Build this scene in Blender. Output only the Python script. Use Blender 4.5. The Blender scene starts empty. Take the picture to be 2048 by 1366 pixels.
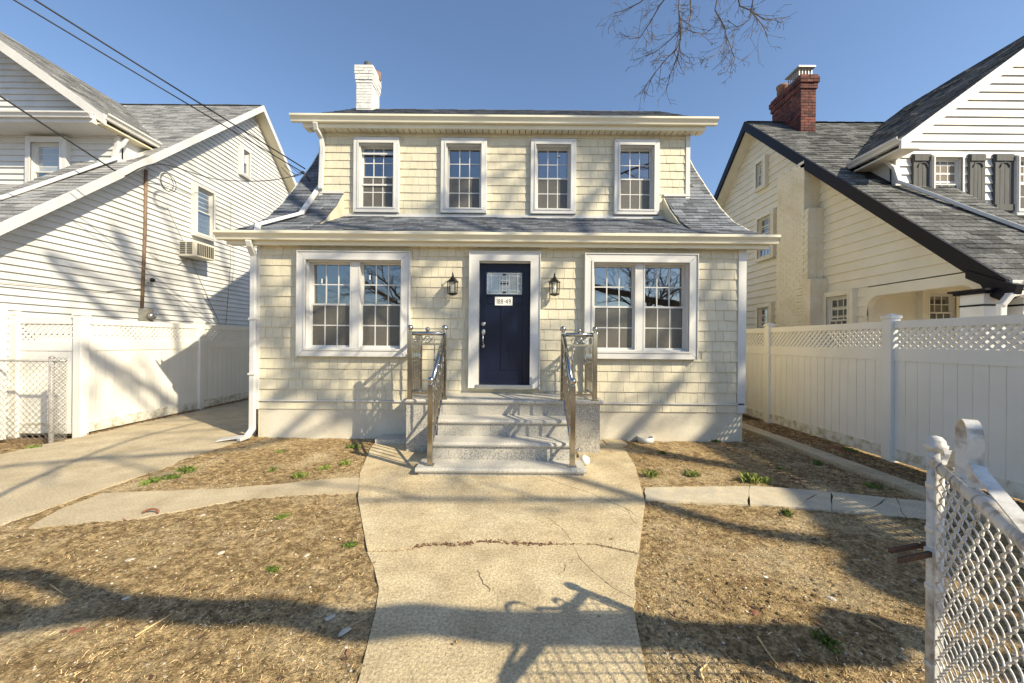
import bpy, math, random
from mathutils import Vector, Matrix, noise
random.seed(7)
PI = math.pi
# ------------------------------------------------------------------ camera, sky, sun, exposure
S = bpy.context.scene
COL = S.collection
EYE = 1.63; FPX = 768.0; ROLL = math.radians(0.5)
cam = bpy.data.objects.new('camera', bpy.data.cameras.new('camera'))
COL.objects.link(cam); S.camera = cam
cam.data.sensor_width = 36.0; cam.data.lens = 36.0*FPX/2048.0
cam.data.clip_start = 0.05; cam.data.clip_end = 2000
cam.matrix_world = Matrix.Translation((0, 0, EYE)) @ Matrix.Rotation(PI/2, 4, 'X') @ Matrix.Rotation(ROLL, 4, 'Z')
SUNV = Vector((1.25, -0.86, 1.10))            # towards the sun
_s = SUNV.normalized()
SUN_EL = math.asin(_s.z); SUN_AZ = math.atan2(_s.x, _s.y)
W = bpy.data.worlds.new('World'); S.world = W; W.use_nodes = True
wn = W.node_tree.nodes; wl = W.node_tree.links
for n in list(wn): wn.remove(n)
sky = wn.new('ShaderNodeTexSky'); sky.sky_type = 'NISHITA'; sky.sun_disc = False
sky.sun_elevation = SUN_EL; sky.sun_rotation = SUN_AZ
sky.air_density = 1.0; sky.dust_density = 0.6; sky.ozone_density = 3.0; sky.altitude = 0
bg = wn.new('ShaderNodeBackground'); bg.inputs['Strength'].default_value = 0.125
wo = wn.new('ShaderNodeOutputWorld')
wl.new(sky.outputs['Color'], bg.inputs['Color']); wl.new(bg.outputs[0], wo.inputs['Surface'])
sun = bpy.data.objects.new('sun', bpy.data.lights.new('sun', 'SUN')); COL.objects.link(sun)
sun.data.energy = 5.0; sun.data.angle = math.radians(0.55); sun.data.color = (1.0, 0.87, 0.62)
sun.rotation_euler = _s.to_track_quat('Z', 'Y').to_euler(); sun.location = (8, -6, 14)
S.view_settings.view_transform = 'Standard'; S.view_settings.look = 'None'
S.view_settings.gamma = 1.0; S.view_settings.use_curve_mapping = False
S.view_settings.exposure = 0.66
try: S.cycles.max_bounces = 8; S.cycles.transparent_max_bounces = 16
except Exception: pass

# ------------------------------------------------------------------ pixel helpers (photo pixels, 2048 wide)
def uv(x, y):
    u = x-1024.0; v = y-683.0; c = math.cos(ROLL); s = math.sin(ROLL)
    return (u*c+v*s)/FPX, (-u*s+v*c)/FPX
def PY(x, y, Y):                     # point on the plane Y = const
    u, v = uv(x, y); return Vector((u*Y, Y, EYE-v*Y))
def PX(x, y, X):                     # point on the plane X = const
    u, v = uv(x, y); d = X/u; return Vector((X, d, EYE-v*d))
def G(x, y, z=0.0):                  # point on the ground
    u, v = uv(x, y); d = (EYE-z)/v; return Vector((u*d, d, z))

# ------------------------------------------------------------------ materials
MATS = {}
def pm(name, c1, c2=None, scale=6.0, rough=0.7, metal=0.0, bump=0.0, bscale=40.0, stretch=(1, 1, 1),
       island=0.0, spec=0.5, c3=None, scale3=1.2, detail=5.0, lo=0.35, hi=0.65, bstretch=None, bdist=0.01, speck=0.0, sscale=90.0, orand=0.0):
    m = bpy.data.materials.new(name); m.use_nodes = True; MATS[name] = m
    nt = m.node_tree; N = nt.nodes; L = nt.links
    b = N['Principled BSDF']; b.inputs['Roughness'].default_value = rough
    b.inputs['Metallic'].default_value = metal
    b.inputs['Specular IOR Level'].default_value = spec
    geo = N.new('ShaderNodeNewGeometry')
    def noise_at(sc, st, det):
        mp = N.new('ShaderNodeMapping'); mp.inputs['Scale'].default_value = [sc*k for k in st]
        L.new(geo.outputs['Position'], mp.inputs['Vector'])
        nz = N.new('ShaderNodeTexNoise'); nz.inputs['Scale'].default_value = 1.0
        nz.inputs['Detail'].default_value = det; nz.inputs['Roughness'].default_value = 0.6
        L.new(mp.outputs[0], nz.inputs['Vector']); return nz.outputs['Fac']
    def ramp(f, a, z):
        mr = N.new('ShaderNodeMapRange'); mr.inputs['From Min'].default_value = a; mr.inputs['From Max'].default_value = z
        L.new(f, mr.inputs['Value']); return mr.outputs[0]
    def mix(f, a, z):
        mx = N.new('ShaderNodeMix'); mx.data_type = 'RGBA'
        L.new(f, mx.inputs['Factor'])
        for sock, v in ((mx.inputs['A'], a), (mx.inputs['B'], z)):
            if isinstance(v, tuple): sock.default_value = (*v, 1)
            else: L.new(v, sock)
        return mx.outputs['Result']
    col = None
    if c2 is not None: col = mix(ramp(noise_at(scale, stretch, detail), lo, hi), c1, c2)
    if c3 is not None: col = mix(ramp(noise_at(scale3, (1, 1, 1), 4.0), 0.5, 0.72), col if col else c1, c3)
    if speck > 0:
        hv = N.new('ShaderNodeHueSaturation'); mr = N.new('ShaderNodeMapRange')
        mr.inputs['From Min'].default_value = .30; mr.inputs['From Max'].default_value = .70
        mr.inputs['To Min'].default_value = 1-speck; mr.inputs['To Max'].default_value = 1+speck
        L.new(noise_at(sscale, (1, 1, 1), 3.0), mr.inputs['Value']); L.new(mr.outputs[0], hv.inputs['Value'])
        if col is None: hv.inputs['Color'].default_value = (*c1, 1)
        else: L.new(col, hv.inputs['Color'])
        col = hv.outputs[0]
    if island > 0:
        hs = N.new('ShaderNodeHueSaturation')
        mr = N.new('ShaderNodeMapRange'); mr.inputs['To Min'].default_value = 1-island; mr.inputs['To Max'].default_value = 1+island
        L.new(geo.outputs['Random Per Island'], mr.inputs['Value']); L.new(mr.outputs[0], hs.inputs['Value'])
        if col is None: hs.inputs['Color'].default_value = (*c1, 1)
        else: L.new(col, hs.inputs['Color'])
        col = hs.outputs[0]
    if orand > 0:
        oi = N.new('ShaderNodeObjectInfo'); ho = N.new('ShaderNodeHueSaturation'); mr = N.new('ShaderNodeMapRange')
        mr.inputs['To Min'].default_value = 1-orand; mr.inputs['To Max'].default_value = 1+orand
        L.new(oi.outputs['Random'], mr.inputs['Value']); L.new(mr.outputs[0], ho.inputs['Value']); L.new(col, ho.inputs['Color']); col = ho.outputs[0]
    if col is None: b.inputs['Base Color'].default_value = (*c1, 1)
    else: L.new(col, b.inputs['Base Color'])
    if bump > 0:
        bp = N.new('ShaderNodeBump'); bp.inputs['Strength'].default_value = bump; bp.inputs['Distance'].default_value = bdist
        L.new(noise_at(bscale, bstretch or stretch, 6.0), bp.inputs['Height']); L.new(bp.outputs[0], b.inputs['Normal'])
    return m
pm('shake', (.63, .585, .455), (.555, .51, .385), 1.0, .62, bump=.8, bscale=1.0, stretch=(110, 110, 5), c3=(.56, .515, .39), scale3=2.2, bdist=.005, orand=.05, island=.05)
pm('cream_trim', (.66, .60, .44), (.62, .56, .40), 2.0, .45)
pm('white_trim', (.63, .625, .61), (.57, .565, .55), 3.0, .42, bump=.05, bscale=30)
pm('gutter_paint', (.76, .72, .58), (.70, .66, .52), 1.5, .35)
pm('stucco', (.64, .60, .50), (.55, .51, .42), 3.0, .85, bump=.5, bscale=45, c3=(.50, .46, .37), scale3=1.1)
pm('roof_main', (.095, .11, .14), (.185, .195, .215), 26.0, .9, bump=.4, bscale=220, island=.45, spec=.25)
pm('roof_left', (.19, .195, .20), (.30, .30, .30), 26.0, .9, bump=.4, bscale=220, island=.35, spec=.25)
pm('roof_right', (.055, .062, .075), (.16, .16, .15), 26.0, .9, bump=.4, bscale=220, island=.5, spec=.2)
pm('roof_deck', (.05, .05, .055), rough=.95)
pm('white_siding', (.62, .625, .625), (.56, .565, .565), 1.6, .5, c3=(.50, .50, .49), scale3=.8, bump=.05, bscale=25)
pm('cream_siding', (.74, .71, .62), (.68, .65, .56), 2.0, .6, c3=(.64, .605, .515), scale3=.9)
pm('painted_brick', (.73, .695, .60), (.67, .635, .54), 4.0, .75, bump=.3, bscale=50, c3=(.60, .54, .40), scale3=1.3)
pm('white_brick', (.72, .72, .71), (.60, .60, .59), 9.0, .6, bump=.6, bscale=40)
pm('red_brick', (.17, .048, .034), (.06, .026, .026), 7.0, .88, bump=.6, bscale=60, island=.7, orand=.45)
pm('mortar', (.34, .29, .25), (.26, .22, .19), 20.0, .95)
pm('black_trim', (.008, .008, .014), rough=.5, spec=.2)
pm('door_blue', (.0030, .0058, .023), (.004, .007, .028), 3.0, .36, spec=.35, bump=.03, bscale=60)
pm('steel', (.46, .44, .41), rough=.14, metal=1.0)
pm('satin_steel', (.60, .58, .55), rough=.3, metal=1.0)
pm('granite', (.53, .505, .45), (.16, .155, .145), 75.0, .42, detail=3.0, lo=.38, hi=.66, c3=(.44, .42, .375), scale3=3.0, speck=.35, sscale=140)
pm('granite_top', (.56, .535, .475), (.27, .26, .24), 75.0, .35, detail=3.0, lo=.42, hi=.70, c3=(.48, .46, .41), scale3=3.0, speck=.25, sscale=140)
pm('concrete', (.57, .47, .30), (.37, .295, .18), 3.2, .9, bump=.8, bscale=95, c3=(.65, .56, .38), scale3=1.1, detail=10, speck=.38, sscale=60, lo=.32, hi=.70)
pm('concrete_drive', (.50, .42, .29), (.35, .29, .19), 2.4, .9, bump=.5, bscale=130, c3=(.40, .335, .225), scale3=.9, detail=10, speck=.28, sscale=60)
pm('flagstone', (.55, .48, .345), (.44, .385, .28), 5.0, .85, bump=.5, bscale=60, c3=(.36, .345, .31), scale3=2.6, speck=.25)
pm('dirt', (.63, .465, .245), (.27, .185, .092), 13.0, .97, bump=1.0, bscale=110, c3=(.66, .53, .33), scale3=1.6, detail=12, spec=.15, bdist=.04, speck=.6, sscale=48, lo=.34, hi=.58)
pm('far_ground', (.24, .175, .10), (.16, .115, .06), 3.0, .97, spec=.15)
pm('crack_dirt', (.17, .12, .07), (.28, .21, .12), 60.0, .98)
pm('straw', (.66, .495, .265), (.35, .25, .125), 5.0, .9, island=.65, spec=.2)
pm('pebble', (.52, .47, .38), (.34, .30, .24), 30.0, .85, island=.4)
pm('leaf_litter', (.19, .105, .055), (.11, .07, .04), 20.0, .9, island=.5)
pm('grass', (.085, .15, .022), (.16, .21, .04), 12.0, .7, island=.45)
pm('pale_grass', (.26, .30, .075), (.19, .24, .05), 12.0, .7, island=.4)
pm('vinyl', (.78, .765, .73), (.73, .715, .68), 1.5, .38, c3=(.70, .68, .63), scale3=1.2)
pm('vinyl_dirty', (.74, .73, .69), (.56, .53, .43), 9.0, .42, c3=(.34, .30, .20), scale3=9.0)
pm('galv', (.42, .41, .39), (.32, .31, .29), 12.0, .5, metal=.5)
pm('mesh_grey', (.26, .25, .235), (.18, .17, .16), 20.0, .6)
pm('gate_paint', (.62, .61, .585), (.52, .51, .485), 14.0, .45, c3=(.24, .19, .15), scale3=16.0, bump=.25, bscale=60)
pm('wire_paint', (.58, .565, .54), (.48, .465, .44), 30.0, .45, c3=(.26, .22, .18), scale3=24.0)
pm('rust', (.05, .045, .042), (.13, .06, .03), 40.0, .7, metal=.4, bump=.3, bscale=90)
pm('bark', (.16, .135, .11), (.09, .075, .06), 14.0, .95, stretch=(1, 1, .3), bump=.8, bscale=40)
pm('twig', (.20, .165, .13), (.12, .095, .07), 10.0, .9)
pm('black_metal', (.015, .014, .013), rough=.4, metal=.3)
pm('cable', (.012, .012, .014), rough=.6)
pm('interior', (.23, .20, .165), (.18, .155, .125), 1.5, .9)
pm('curtain', (.70, .72, .72), (.60, .62, .63), 3.0, .9)
pm('lead', (.62, .62, .60), rough=.4, metal=.3)
pm('sign_white', (.78, .77, .73), rough=.5)
pm('sign_ink', (.06, .045, .03), rough=.6)
pm('shutter', (.055, .058, .062), (.09, .094, .10), 6.0, .75, stretch=(4, 4, .4), bump=.3, bscale=30)
pm('asphalt', (.055, .055, .057), (.04, .04, .042), 30.0, .9, bump=.4, bscale=150)
pm('terracotta', (.26, .105, .06), (.17, .07, .045), 20.0, .9)
pm('stone', (.55, .51, .43), (.40, .37, .31), 18.0, .85, bump=.5, bscale=70)
pm('clay_flue', (.30, .16, .10), (.16, .10, .08), 8.0, .85)
pm('board_brown', (.14, .055, .03), (.09, .04, .025), 8.0, .7, stretch=(4, 4, .3))
pm('ac_plastic', (.62, .59, .50), (.55, .52, .44), 6.0, .5)
pm('dark_vent', (.03, .03, .03), rough=.7)
pm('meter_grey', (.34, .33, .29), (.26, .25, .22), 12.0, .55, metal=.3)
pm('conduit', (.24, .16, .11), (.16, .11, .08), 10.0, .7)
pm('pole_wood', (.14, .10, .07), (.09, .065, .045), 6.0, .9, stretch=(3, 3, .3))
def glassmat(name, refl, tint=(1, 1, 1), rough=.0, body=0.0, bodycol=(.1, .1, .1)):
    m = bpy.data.materials.new(name); m.use_nodes = True; MATS[name] = m
    N = m.node_tree.nodes; L = m.node_tree.links
    N.remove(N['Principled BSDF']); out = N['Material Output']
    t = N.new('ShaderNodeBsdfTransparent'); t.inputs[0].default_value = (*tint, 1)
    g = N.new('ShaderNodeBsdfGlossy'); g.inputs['Roughness'].default_value = rough
    mx = N.new('ShaderNodeMixShader'); mx.inputs[0].default_value = refl
    cur = t.outputs[0]
    if body > 0:
        d = N.new('ShaderNodeBsdfDiffuse'); d.inputs[0].default_value = (*bodycol, 1)
        m2 = N.new('ShaderNodeMixShader'); m2.inputs[0].default_value = body
        L.new(cur, m2.inputs[1]); L.new(d.outputs[0], m2.inputs[2]); cur = m2.outputs[0]
    L.new(cur, mx.inputs[1]); L.new(g.outputs[0], mx.inputs[2]); L.new(mx.outputs[0], out.inputs[0])
glassmat('glass', .24, (.75, .78, .80), .01)
glassmat('screen', .03, (1, 1, 1), .5, body=.50, bodycol=(.16, .15, .13))
glassmat('textured_glass', .22, (.85, .88, .9), .12, body=.5, bodycol=(.30, .32, .33))
glassmat('lamp_glass', .12, (.97, .97, .97), .02)

# ------------------------------------------------------------------ mesh helpers
class MB:
    def __init__(s): s.v = []; s.f = []; s.smooth = False
    def add(s, vs, fs):
        o = len(s.v); s.v += [tuple(p) for p in vs]; s.f += [tuple(i+o for i in f) for f in fs]
    def box(s, a, b):
        x0, y0, z0 = [min(p, q) for p, q in zip(a, b)]; x1, y1, z1 = [max(p, q) for p, q in zip(a, b)]
        s.add([(x0, y0, z0), (x1, y0, z0), (x1, y1, z0), (x0, y1, z0), (x0, y0, z1), (x1, y0, z1), (x1, y1, z1), (x0, y1, z1)],
              [(0, 3, 2, 1), (4, 5, 6, 7), (0, 1, 5, 4), (1, 2, 6, 5), (2, 3, 7, 6), (3, 0, 4, 7)])
        return s
    def obox(s, c, U, V, Wv):                     # centre and three half-axis vectors
        c = Vector(c); U = Vector(U); V = Vector(V); Wv = Vector(Wv)
        if U.cross(V).dot(Wv) < 0: U = -U
        s.add([c-U-V-Wv, c+U-V-Wv, c+U+V-Wv, c-U+V-Wv, c-U-V+Wv, c+U-V+Wv, c+U+V+Wv, c-U+V+Wv],
              [(0, 3, 2, 1), (4, 5, 6, 7), (0, 1, 5, 4), (1, 2, 6, 5), (2, 3, 7, 6), (3, 0, 4, 7)])
        return s
    def bar(s, p, q, w, h, up=(0, 0, 1)):         # rectangular bar from p to q
        p = Vector(p); q = Vector(q); d = (q-p); l = d.length/2; d.normalize()
        sd = d.cross(Vector(up)); sd = sd.normalized() if sd.length > 1e-4 else Vector((1, 0, 0))
        return s.obox((p+q)/2, d*l, sd*w/2, d.cross(sd)*h/2)
    def tube(s, pts, r, n=8, cap=True):
        pts = [Vector(p) for p in pts]; rs = r if isinstance(r, (list, tuple)) else [r]*len(pts)
        o = len(s.v); ref = None
        for i, p in enumerate(pts):
            d = (pts[min(i+1, len(pts)-1)]-pts[max(i-1, 0)])
            d = d.normalized() if d.length > 1e-9 else Vector((0, 0, 1))
            if ref is None: ref = Vector((0, 0, 1)) if abs(d.z) < .9 else Vector((1, 0, 0))
            a = d.cross(ref); a = a.normalized() if a.length > 1e-6 else d.orthogonal().normalized()
            b = d.cross(a); ref = -b if False else ref
            for k in range(n):
                t = 2*PI*k/n; s.v.append(tuple(p+(a*math.cos(t)+b*math.sin(t))*rs[i]))
        for i in range(len(pts)-1):
            for k in range(n):
                k2 = (k+1) % n
                s.f.append((o+i*n+k, o+i*n+k2, o+(i+1)*n+k2, o+(i+1)*n+k))
        if cap:
            s.f.append(tuple(o+k for k in reversed(range(n)))); e = o+(len(pts)-1)*n
            s.f.append(tuple(e+k for k in range(n)))
        return s
    def lathe(s, c, prof, n=16):                  # prof [(r, z)], about the vertical through c
        o = len(s.v); c = Vector(c)
        for r, z in prof:
            for k in range(n):
                t = 2*PI*k/n; s.v.append((c.x+r*math.cos(t), c.y+r*math.sin(t), c.z+z))
        for i in range(len(prof)-1):
            for k in range(n):
                k2 = (k+1) % n; s.f.append((o+i*n+k, o+i*n+k2, o+(i+1)*n+k2, o+(i+1)*n+k))
        s.f.append(tuple(o+k for k in reversed(range(n)))); e = o+(len(prof)-1)*n
        s.f.append(tuple(e+k for k in range(n)))
        return s
    def ball(s, c, r, n=14):
        return s.lathe(c, [(max(1e-4, r*math.sin(PI*i/10)), -r*math.cos(PI*i/10)) for i in range(11)], n)
    def prism(s, poly, off):                      # closed polygon (list of points) extruded by vector off
        n = len(poly); off = Vector(off); a = [Vector(p) for p in poly]; b = [p+off for p in a]
        nor = Vector((0, 0, 0))
        for i in range(n): nor += a[i].cross(a[(i+1) % n])
        f0 = tuple(range(n)); flip = nor.dot(off) > 0
        if not flip: fs = [f0, tuple(reversed(range(n, 2*n)))]
        else: fs = [tuple(reversed(f0)), tuple(range(n, 2*n))]
        for i in range(n):
            j = (i+1) % n
            fs.append((i, j, n+j, n+i) if flip else (j, i, n+i, n+j))
        s.add(a+b, fs); return s
    def strip(s, pts, wv, t):                     # flat strip following pts, width vector wv, thickness t
        pts = [Vector(p) for p in pts]; wv = Vector(wv); o = len(s.v)
        for i, p in enumerate(pts):
            d = (pts[min(i+1, len(pts)-1)]-pts[max(i-1, 0)]).normalized()
            nn = d.cross(wv).normalized()*t/2
            s.v += [tuple(p-wv/2-nn), tuple(p+wv/2-nn), tuple(p+wv/2+nn), tuple(p-wv/2+nn)]
        for i in range(len(pts)-1):
            for k in range(4):
                k2 = (k+1) % 4; s.f.append((o+4*i+k, o+4*i+k2, o+4*i+4+k2, o+4*i+4+k))
        s.f.append((o+3, o+2, o+1, o)); e = o+4*(len(pts)-1); s.f.append((e, e+1, e+2, e+3)); return s
    def mesh(s, name):
        me = bpy.data.meshes.new(name); me.from_pydata(s.v, [], s.f); me.update()
        if s.smooth: me.polygons.foreach_set('use_smooth', [True]*len(me.polygons))
        return me
def put(name, me, mat, parent=None):
    if isinstance(me, MB): me = me.mesh(name)
    if mat and not me.materials: me.materials.append(MATS[mat])
    o = bpy.data.objects.new(name, me); COL.objects.link(o)
    if parent is not None:
        o.parent = parent
        if parent.type == 'EMPTY': o.matrix_parent_inverse = Matrix.Translation(-parent.location)
    return o
def smooth(mb): mb.smooth = True; return mb
def bev(o, w=.004, seg=2):
    m = o.modifiers.new('bevel', 'BEVEL'); m.width = w; m.segments = seg; m.limit_method = 'ANGLE'; m.angle_limit = math.radians(40); return o
def thing(name, label, cat, loc=(0, 0, 0), group=None):
    o = bpy.data.objects.new(name, None); COL.objects.link(o); o.location = loc; o.empty_display_size = .2
    o['label'] = label; o['category'] = cat
    if group: o['group'] = group
    return o
def tag(o, label, cat, group=None):
    o['label'] = label; o['category'] = cat
    if group: o['group'] = group
    return o
def struct(o): o['kind'] = 'structure'; return o
def stuff(o, label=None, cat=None):
    o['kind'] = 'stuff'
    if label: o['label'] = label; o['category'] = cat
    return o
def unit_box(name):
    return MB().box((-.5, -.5, -.5), (.5, .5, .5)).mesh(name)
X_ = Vector((1, 0, 0)); Y_ = Vector((0, 1, 0)); Z_ = Vector((0, 0, 1))

# ------------------------------------------------------------------ general builders
def roof_tabs(mb, prof, lo, hi, pos, keep=None, expo=.14, wmin=.16, wmax=.34, side=1):
    """shingle tabs; prof [(p,z)] from the eave up, lo/hi along-range, pos(a,p,z)->point"""
    seg = []; tot = 0
    for (p0, z0), (p1, z1) in zip(prof, prof[1:]):
        l = math.hypot(p1-p0, z1-z0); seg.append((tot, l, p0, z0, (p1-p0)/l, (z1-z0)/l)); tot += l
    def at(sv):
        for a, l, p0, z0, dp, dz in seg:
            if sv <= a+l+1e-6: return p0+dp*(sv-a), z0+dz*(sv-a), dp, dz
        a, l, p0, z0, dp, dz = seg[-1]; return p0+dp*(sv-a), z0+dz*(sv-a), dp, dz
    sv = 0.0
    while sv < tot-.02:
        a = lo-random.random()*.2
        p, z, dp, dz = at(sv); p2, z2, dp2, dz2 = at(min(sv+expo*1.12, tot))
        while a < hi:
            w = random.uniform(wmin, wmax); a0 = max(a, lo); a1 = min(a+w-.004, hi); a += w
            if a1-a0 < .02: continue
            if keep and not keep((a0+a1)/2, (p+p2)/2, (z+z2)/2): continue
            t = random.choice((.010, .012, .018)); np_, nz_ = -dz, dp        # normal of the slope
            if nz_ < 0: np_, nz_ = -np_, -nz_
            sg = random.uniform(-.004, .004)
            q = [pos(a0, p-dp*sg, z-dz*sg), pos(a1, p-dp*sg, z-dz*sg), pos(a1, p2, z2), pos(a0, p2, z2)]
            up0 = pos(0, np_*t, nz_*t)-pos(0, 0, 0); up1 = pos(0, np_*.003, nz_*.003)-pos(0, 0, 0)
            vs = [Vector(k) for k in q]+[q[0]+up0, q[1]+up0, q[2]+up1, q[3]+up1]
            mb.add(vs, [(4, 5, 6, 7), (0, 1, 5, 4), (1, 2, 6, 5), (3, 0, 4, 7)])
        sv += expo
    return mb
def posX(a, p, z): return Vector((a, p, z))       # ridge along X: profile in Y
def posY(a, p, z): return Vector((p, a, z))       # ridge along Y: profile in X
PANE = None
def mitre(u0, u1, z0, z1, c, t, b, g=.0015):
    return [[(u0-c, z0-b+g), (u0, z0+g), (u0, z1-g), (u0-c, z1+t-g)], [(u1, z0+g), (u1+c, z0-b+g), (u1+c, z1+t-g), (u1, z1-g)],
            [(u0-c+g, z1+t), (u0+g, z1), (u1-g, z1), (u1+c-g, z1+t)], [(u0-c+g, z0-b), (u1+c-g, z0-b), (u1-g, z0), (u0+g, z0)]]
def window(root, O, U, N, w, h, cols=3, rows=2, casing=.12, sill=.10, top=None, depth=.07, recess=.035, cmat='white_trim',
           gmat='glass', screen=True, curtain=False, room=True, split=True, drop=0.0, sash_label=None, backing=.5):
    """double-hung window; O = lower left corner of the opening on the wall face, U right, N outward"""
    global PANE
    if PANE is None: PANE = unit_box('pane')
    O = Vector(O); U = Vector(U); N = Vector(N); top = casing if top is None else top
    def P(u, n, z): return O+U*u+N*n+Z_*z
    def ob(mb, u0, u1, z0, z1, n0, n1):
        return mb.obox(P((u0+u1)/2, (n0+n1)/2, (z0+z1)/2), U*(u1-u0)/2, N*(n1-n0)/2, Z_*(z1-z0)/2)
    f = MB(); j = .022                              # jamb frame lines the opening
    ob(f, 0, j, 0, h, -recess-.05, depth*.5); ob(f, w-j, w, 0, h, -recess-.05, depth*.5)
    ob(f, j, w-j, h-j, h, -recess-.05, depth*.5); ob(f, j, w-j, 0, j, -recess-.05, depth*.5)
    win = put('window', f, 'white_trim', root)
    if casing > 0:
        for q in mitre(0, w, 0, h, casing, top, sill):
            bev(put('casing', MB().prism([P(u, depth, z) for u, z in q], N*(-depth-.01)), cmat, win), .006)
        for q in mitre(0, w, 0, h, .028, .028, .0281):
            put('casing_stop', MB().prism([P(u, depth+.012, z) for u, z in q], N*-.03), cmat, win)
    gw = w-2*j; gh = (h-2*j)
    sashes = ((j, j+gh*.5+.02, -recess-.035, True), (j+gh*.5-.02, h-j, -recess-.005, False)) if split else ((j, h-j, -recess, False),)
    for z0, z1, n, low in sashes:
        if not low and split: z0, z1 = z0-drop, z1-drop
        if split: n = -recess-.045 if not low else -recess-.01
        s = MB(); r = .030
        ob(s, j, j+r, z0, z1, n-.015, n+.015); ob(s, w-j-r, w-j, z0, z1, n-.015, n+.015)
        ob(s, j+r, w-j-r, z1-r, z1, n-.015, n+.015); ob(s, j+r, w-j-r, z0, z0+r, n-.015, n+.015)
        a0, a1, b0, b1 = j+r, w-j-r, z0+r, z1-r; mu = .009
        for c in range(1, cols): cu = a0+(a1-a0)*c/cols; ob(s, cu-mu, cu+mu, b0, b1, n-.008, n+.008)
        for q in range(1, rows):
            cz = b0+(b1-b0)*q/rows
            for c in range(cols):
                ca = a0+(a1-a0)*c/cols+(mu if c else 0); cb = a0+(a1-a0)*(c+1)/cols-(mu if c < cols-1 else 0)
                ob(s, ca, cb, cz-mu, cz+mu, n-.008, n+.008)
        put('sash', s, 'white_trim', win)
        for c in range(cols):
            for q in range(rows):
                ca = a0+(a1-a0)*(c+.5)/cols; cz = b0+(b1-b0)*(q+.5)/rows
                p = put('pane', PANE, gmat, win)
                m = Matrix((U*((a1-a0)/cols-2*mu), N*.004, Z_*((b1-b0)/rows-2*mu))).transposed().to_4x4()
                m.translation = P(ca, n-.002+random.uniform(-.001, .001), cz); p.matrix_local = m
        if low and screen:
            put('insect_screen', ob(MB(), j+.005, w-j-.005, z0+.01, z1-.015, n+.0040, n+.0052), 'screen', win)
    if curtain:
        m = MB(); n = 24; cn = -recess-.11
        for k in range(n+1):
            u = j+(w-2*j)*k/n; dn = .014*math.sin(k*1.9)+.006*math.sin(k*4.1)
            m.v += [tuple(P(u, cn+dn, .03)), tuple(P(u, cn+dn, h-.03))]
        m.f = [(2*k, 2*k+2, 2*k+3, 2*k+1) for k in range(n)]
        put('curtain', smooth(m), 'curtain', win)
    if room:                                       # dark room behind the panes
        m = MB(); b = -backing
        vs = [P(-.25, -recess-.16, -.2), P(w+.25, -recess-.16, -.2), P(w+.25, -recess-.16, h+.2), P(-.25, -recess-.16, h+.2),
              P(-.25, b-.2, -.2), P(w+.25, b-.2, -.2), P(w+.25, b-.2, h+.2), P(-.25, b-.2, h+.2)]
        m.add(vs, [(4, 5, 6, 7), (0, 1, 5, 4), (1, 2, 6, 5), (2, 3, 7, 6), (3, 0, 4, 7)])
        put('room_interior', m, 'interior', win)
    return win
def holed(mb, u0, u1, z0, z1, holes, P, n0, n1, U, N):
    """slab split round rectangular holes [(a0,a1,b0,b1)]"""
    us = sorted(set([u0, u1]+[k for h in holes for k in h[:2] if u0 < k < u1])); zs = sorted(set([z0, z1]+[k for h in holes for k in h[2:] if z0 < k < z1]))
    for a, b in zip(us, us[1:]):
        for c, d in zip(zs, zs[1:]):
            mu, mz = (a+b)/2, (c+d)/2
            if any(h[0] < mu < h[1] and h[2] < mz < h[3] for h in holes): continue
            mb.obox(P((a+b)/2, (n0+n1)/2, (c+d)/2), U*(b-a)/2, N*(n1-n0)/2, Z_*(d-c)/2)
    return mb
def gutter(name, x0, x1, yback, ztop, mat, parent, sgn=-1, axis='X', w=.13, h=.13):
    prof = [(0, 0), (0, -h), (.55*w, -h), (.66*w, -h*.62), (.94*w, -h*.34), (w, -h*.30), (w, 0), (w-.012, 0), (w-.012, -h*.25), (.5*w, -h*.9), (.01, -h*.9), (.01, 0)]
    if axis == 'X': poly = [Vector((x0, yback+sgn*a, ztop+b)) for a, b in prof]; off = (x1-x0, 0, 0)
    else: poly = [Vector((yback+sgn*a, x0, ztop+b)) for a, b in prof]; off = (0, x1-x0, 0)
    return put(name, MB().prism(poly, off), mat, parent)
def downspout(pts, parent, mat='white_trim', w=.085, d=.06, wv=None):
    m = MB()
    for p, q in zip(pts, pts[1:]):
        p = Vector(p); q = Vector(q); e = (q-p).normalized()*.02
        m.bar(p-e, q+e, w, d, up=(0, -1, .3) if abs((q-p).normalized().z) > .95 else (0, 0, 1))
    return bev(put('downspout', m, mat, parent), .012, 2)

# ------------------------------------------------------------------ ground, paving
def jag(poly, amp=.015, step=.12, seed=1):
    rnd = random.Random(seed); out = []
    for i, p in enumerate(poly):
        q = poly[(i+1) % len(poly)]; l = (q-p).length; n = max(1, int(l/step))
        for k in range(n):
            r = p.lerp(q, k/n)
            out.append(r+Vector((rnd.uniform(-amp, amp), rnd.uniform(-amp, amp), 0)))
    return out
def slab(poly, z, t=.10): return MB().prism([Vector((p.x, p.y, z-t)) for p in poly], (0, 0, t))
m = MB(); m.add([(-400, -400, -.06), (400, -400, -.06), (400, 400, -.06), (-400, 400, -.06)], [(0, 1, 2, 3)])
struct(put('ground', m, 'far_ground'))
def fbm(x, y, s): return noise.noise(Vector((x*s, y*s, s*3.1)))
WALK_L = [(718, 1366), (751, 1230), (758, 1182), (748, 1140), (733, 1097), (716, 1001), (720, 949), (740, 901), (752, 884)]
WALK_R = [(1295, 1366), (1280, 1290), (1266, 1219), (1268, 1165), (1277, 1119), (1290, 1008), (1270, 934), (1247, 897), (1225, 884)]
wl_ = [G(*p) for p in WALK_L]; wr_ = [G(*p) for p in WALK_R]
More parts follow.
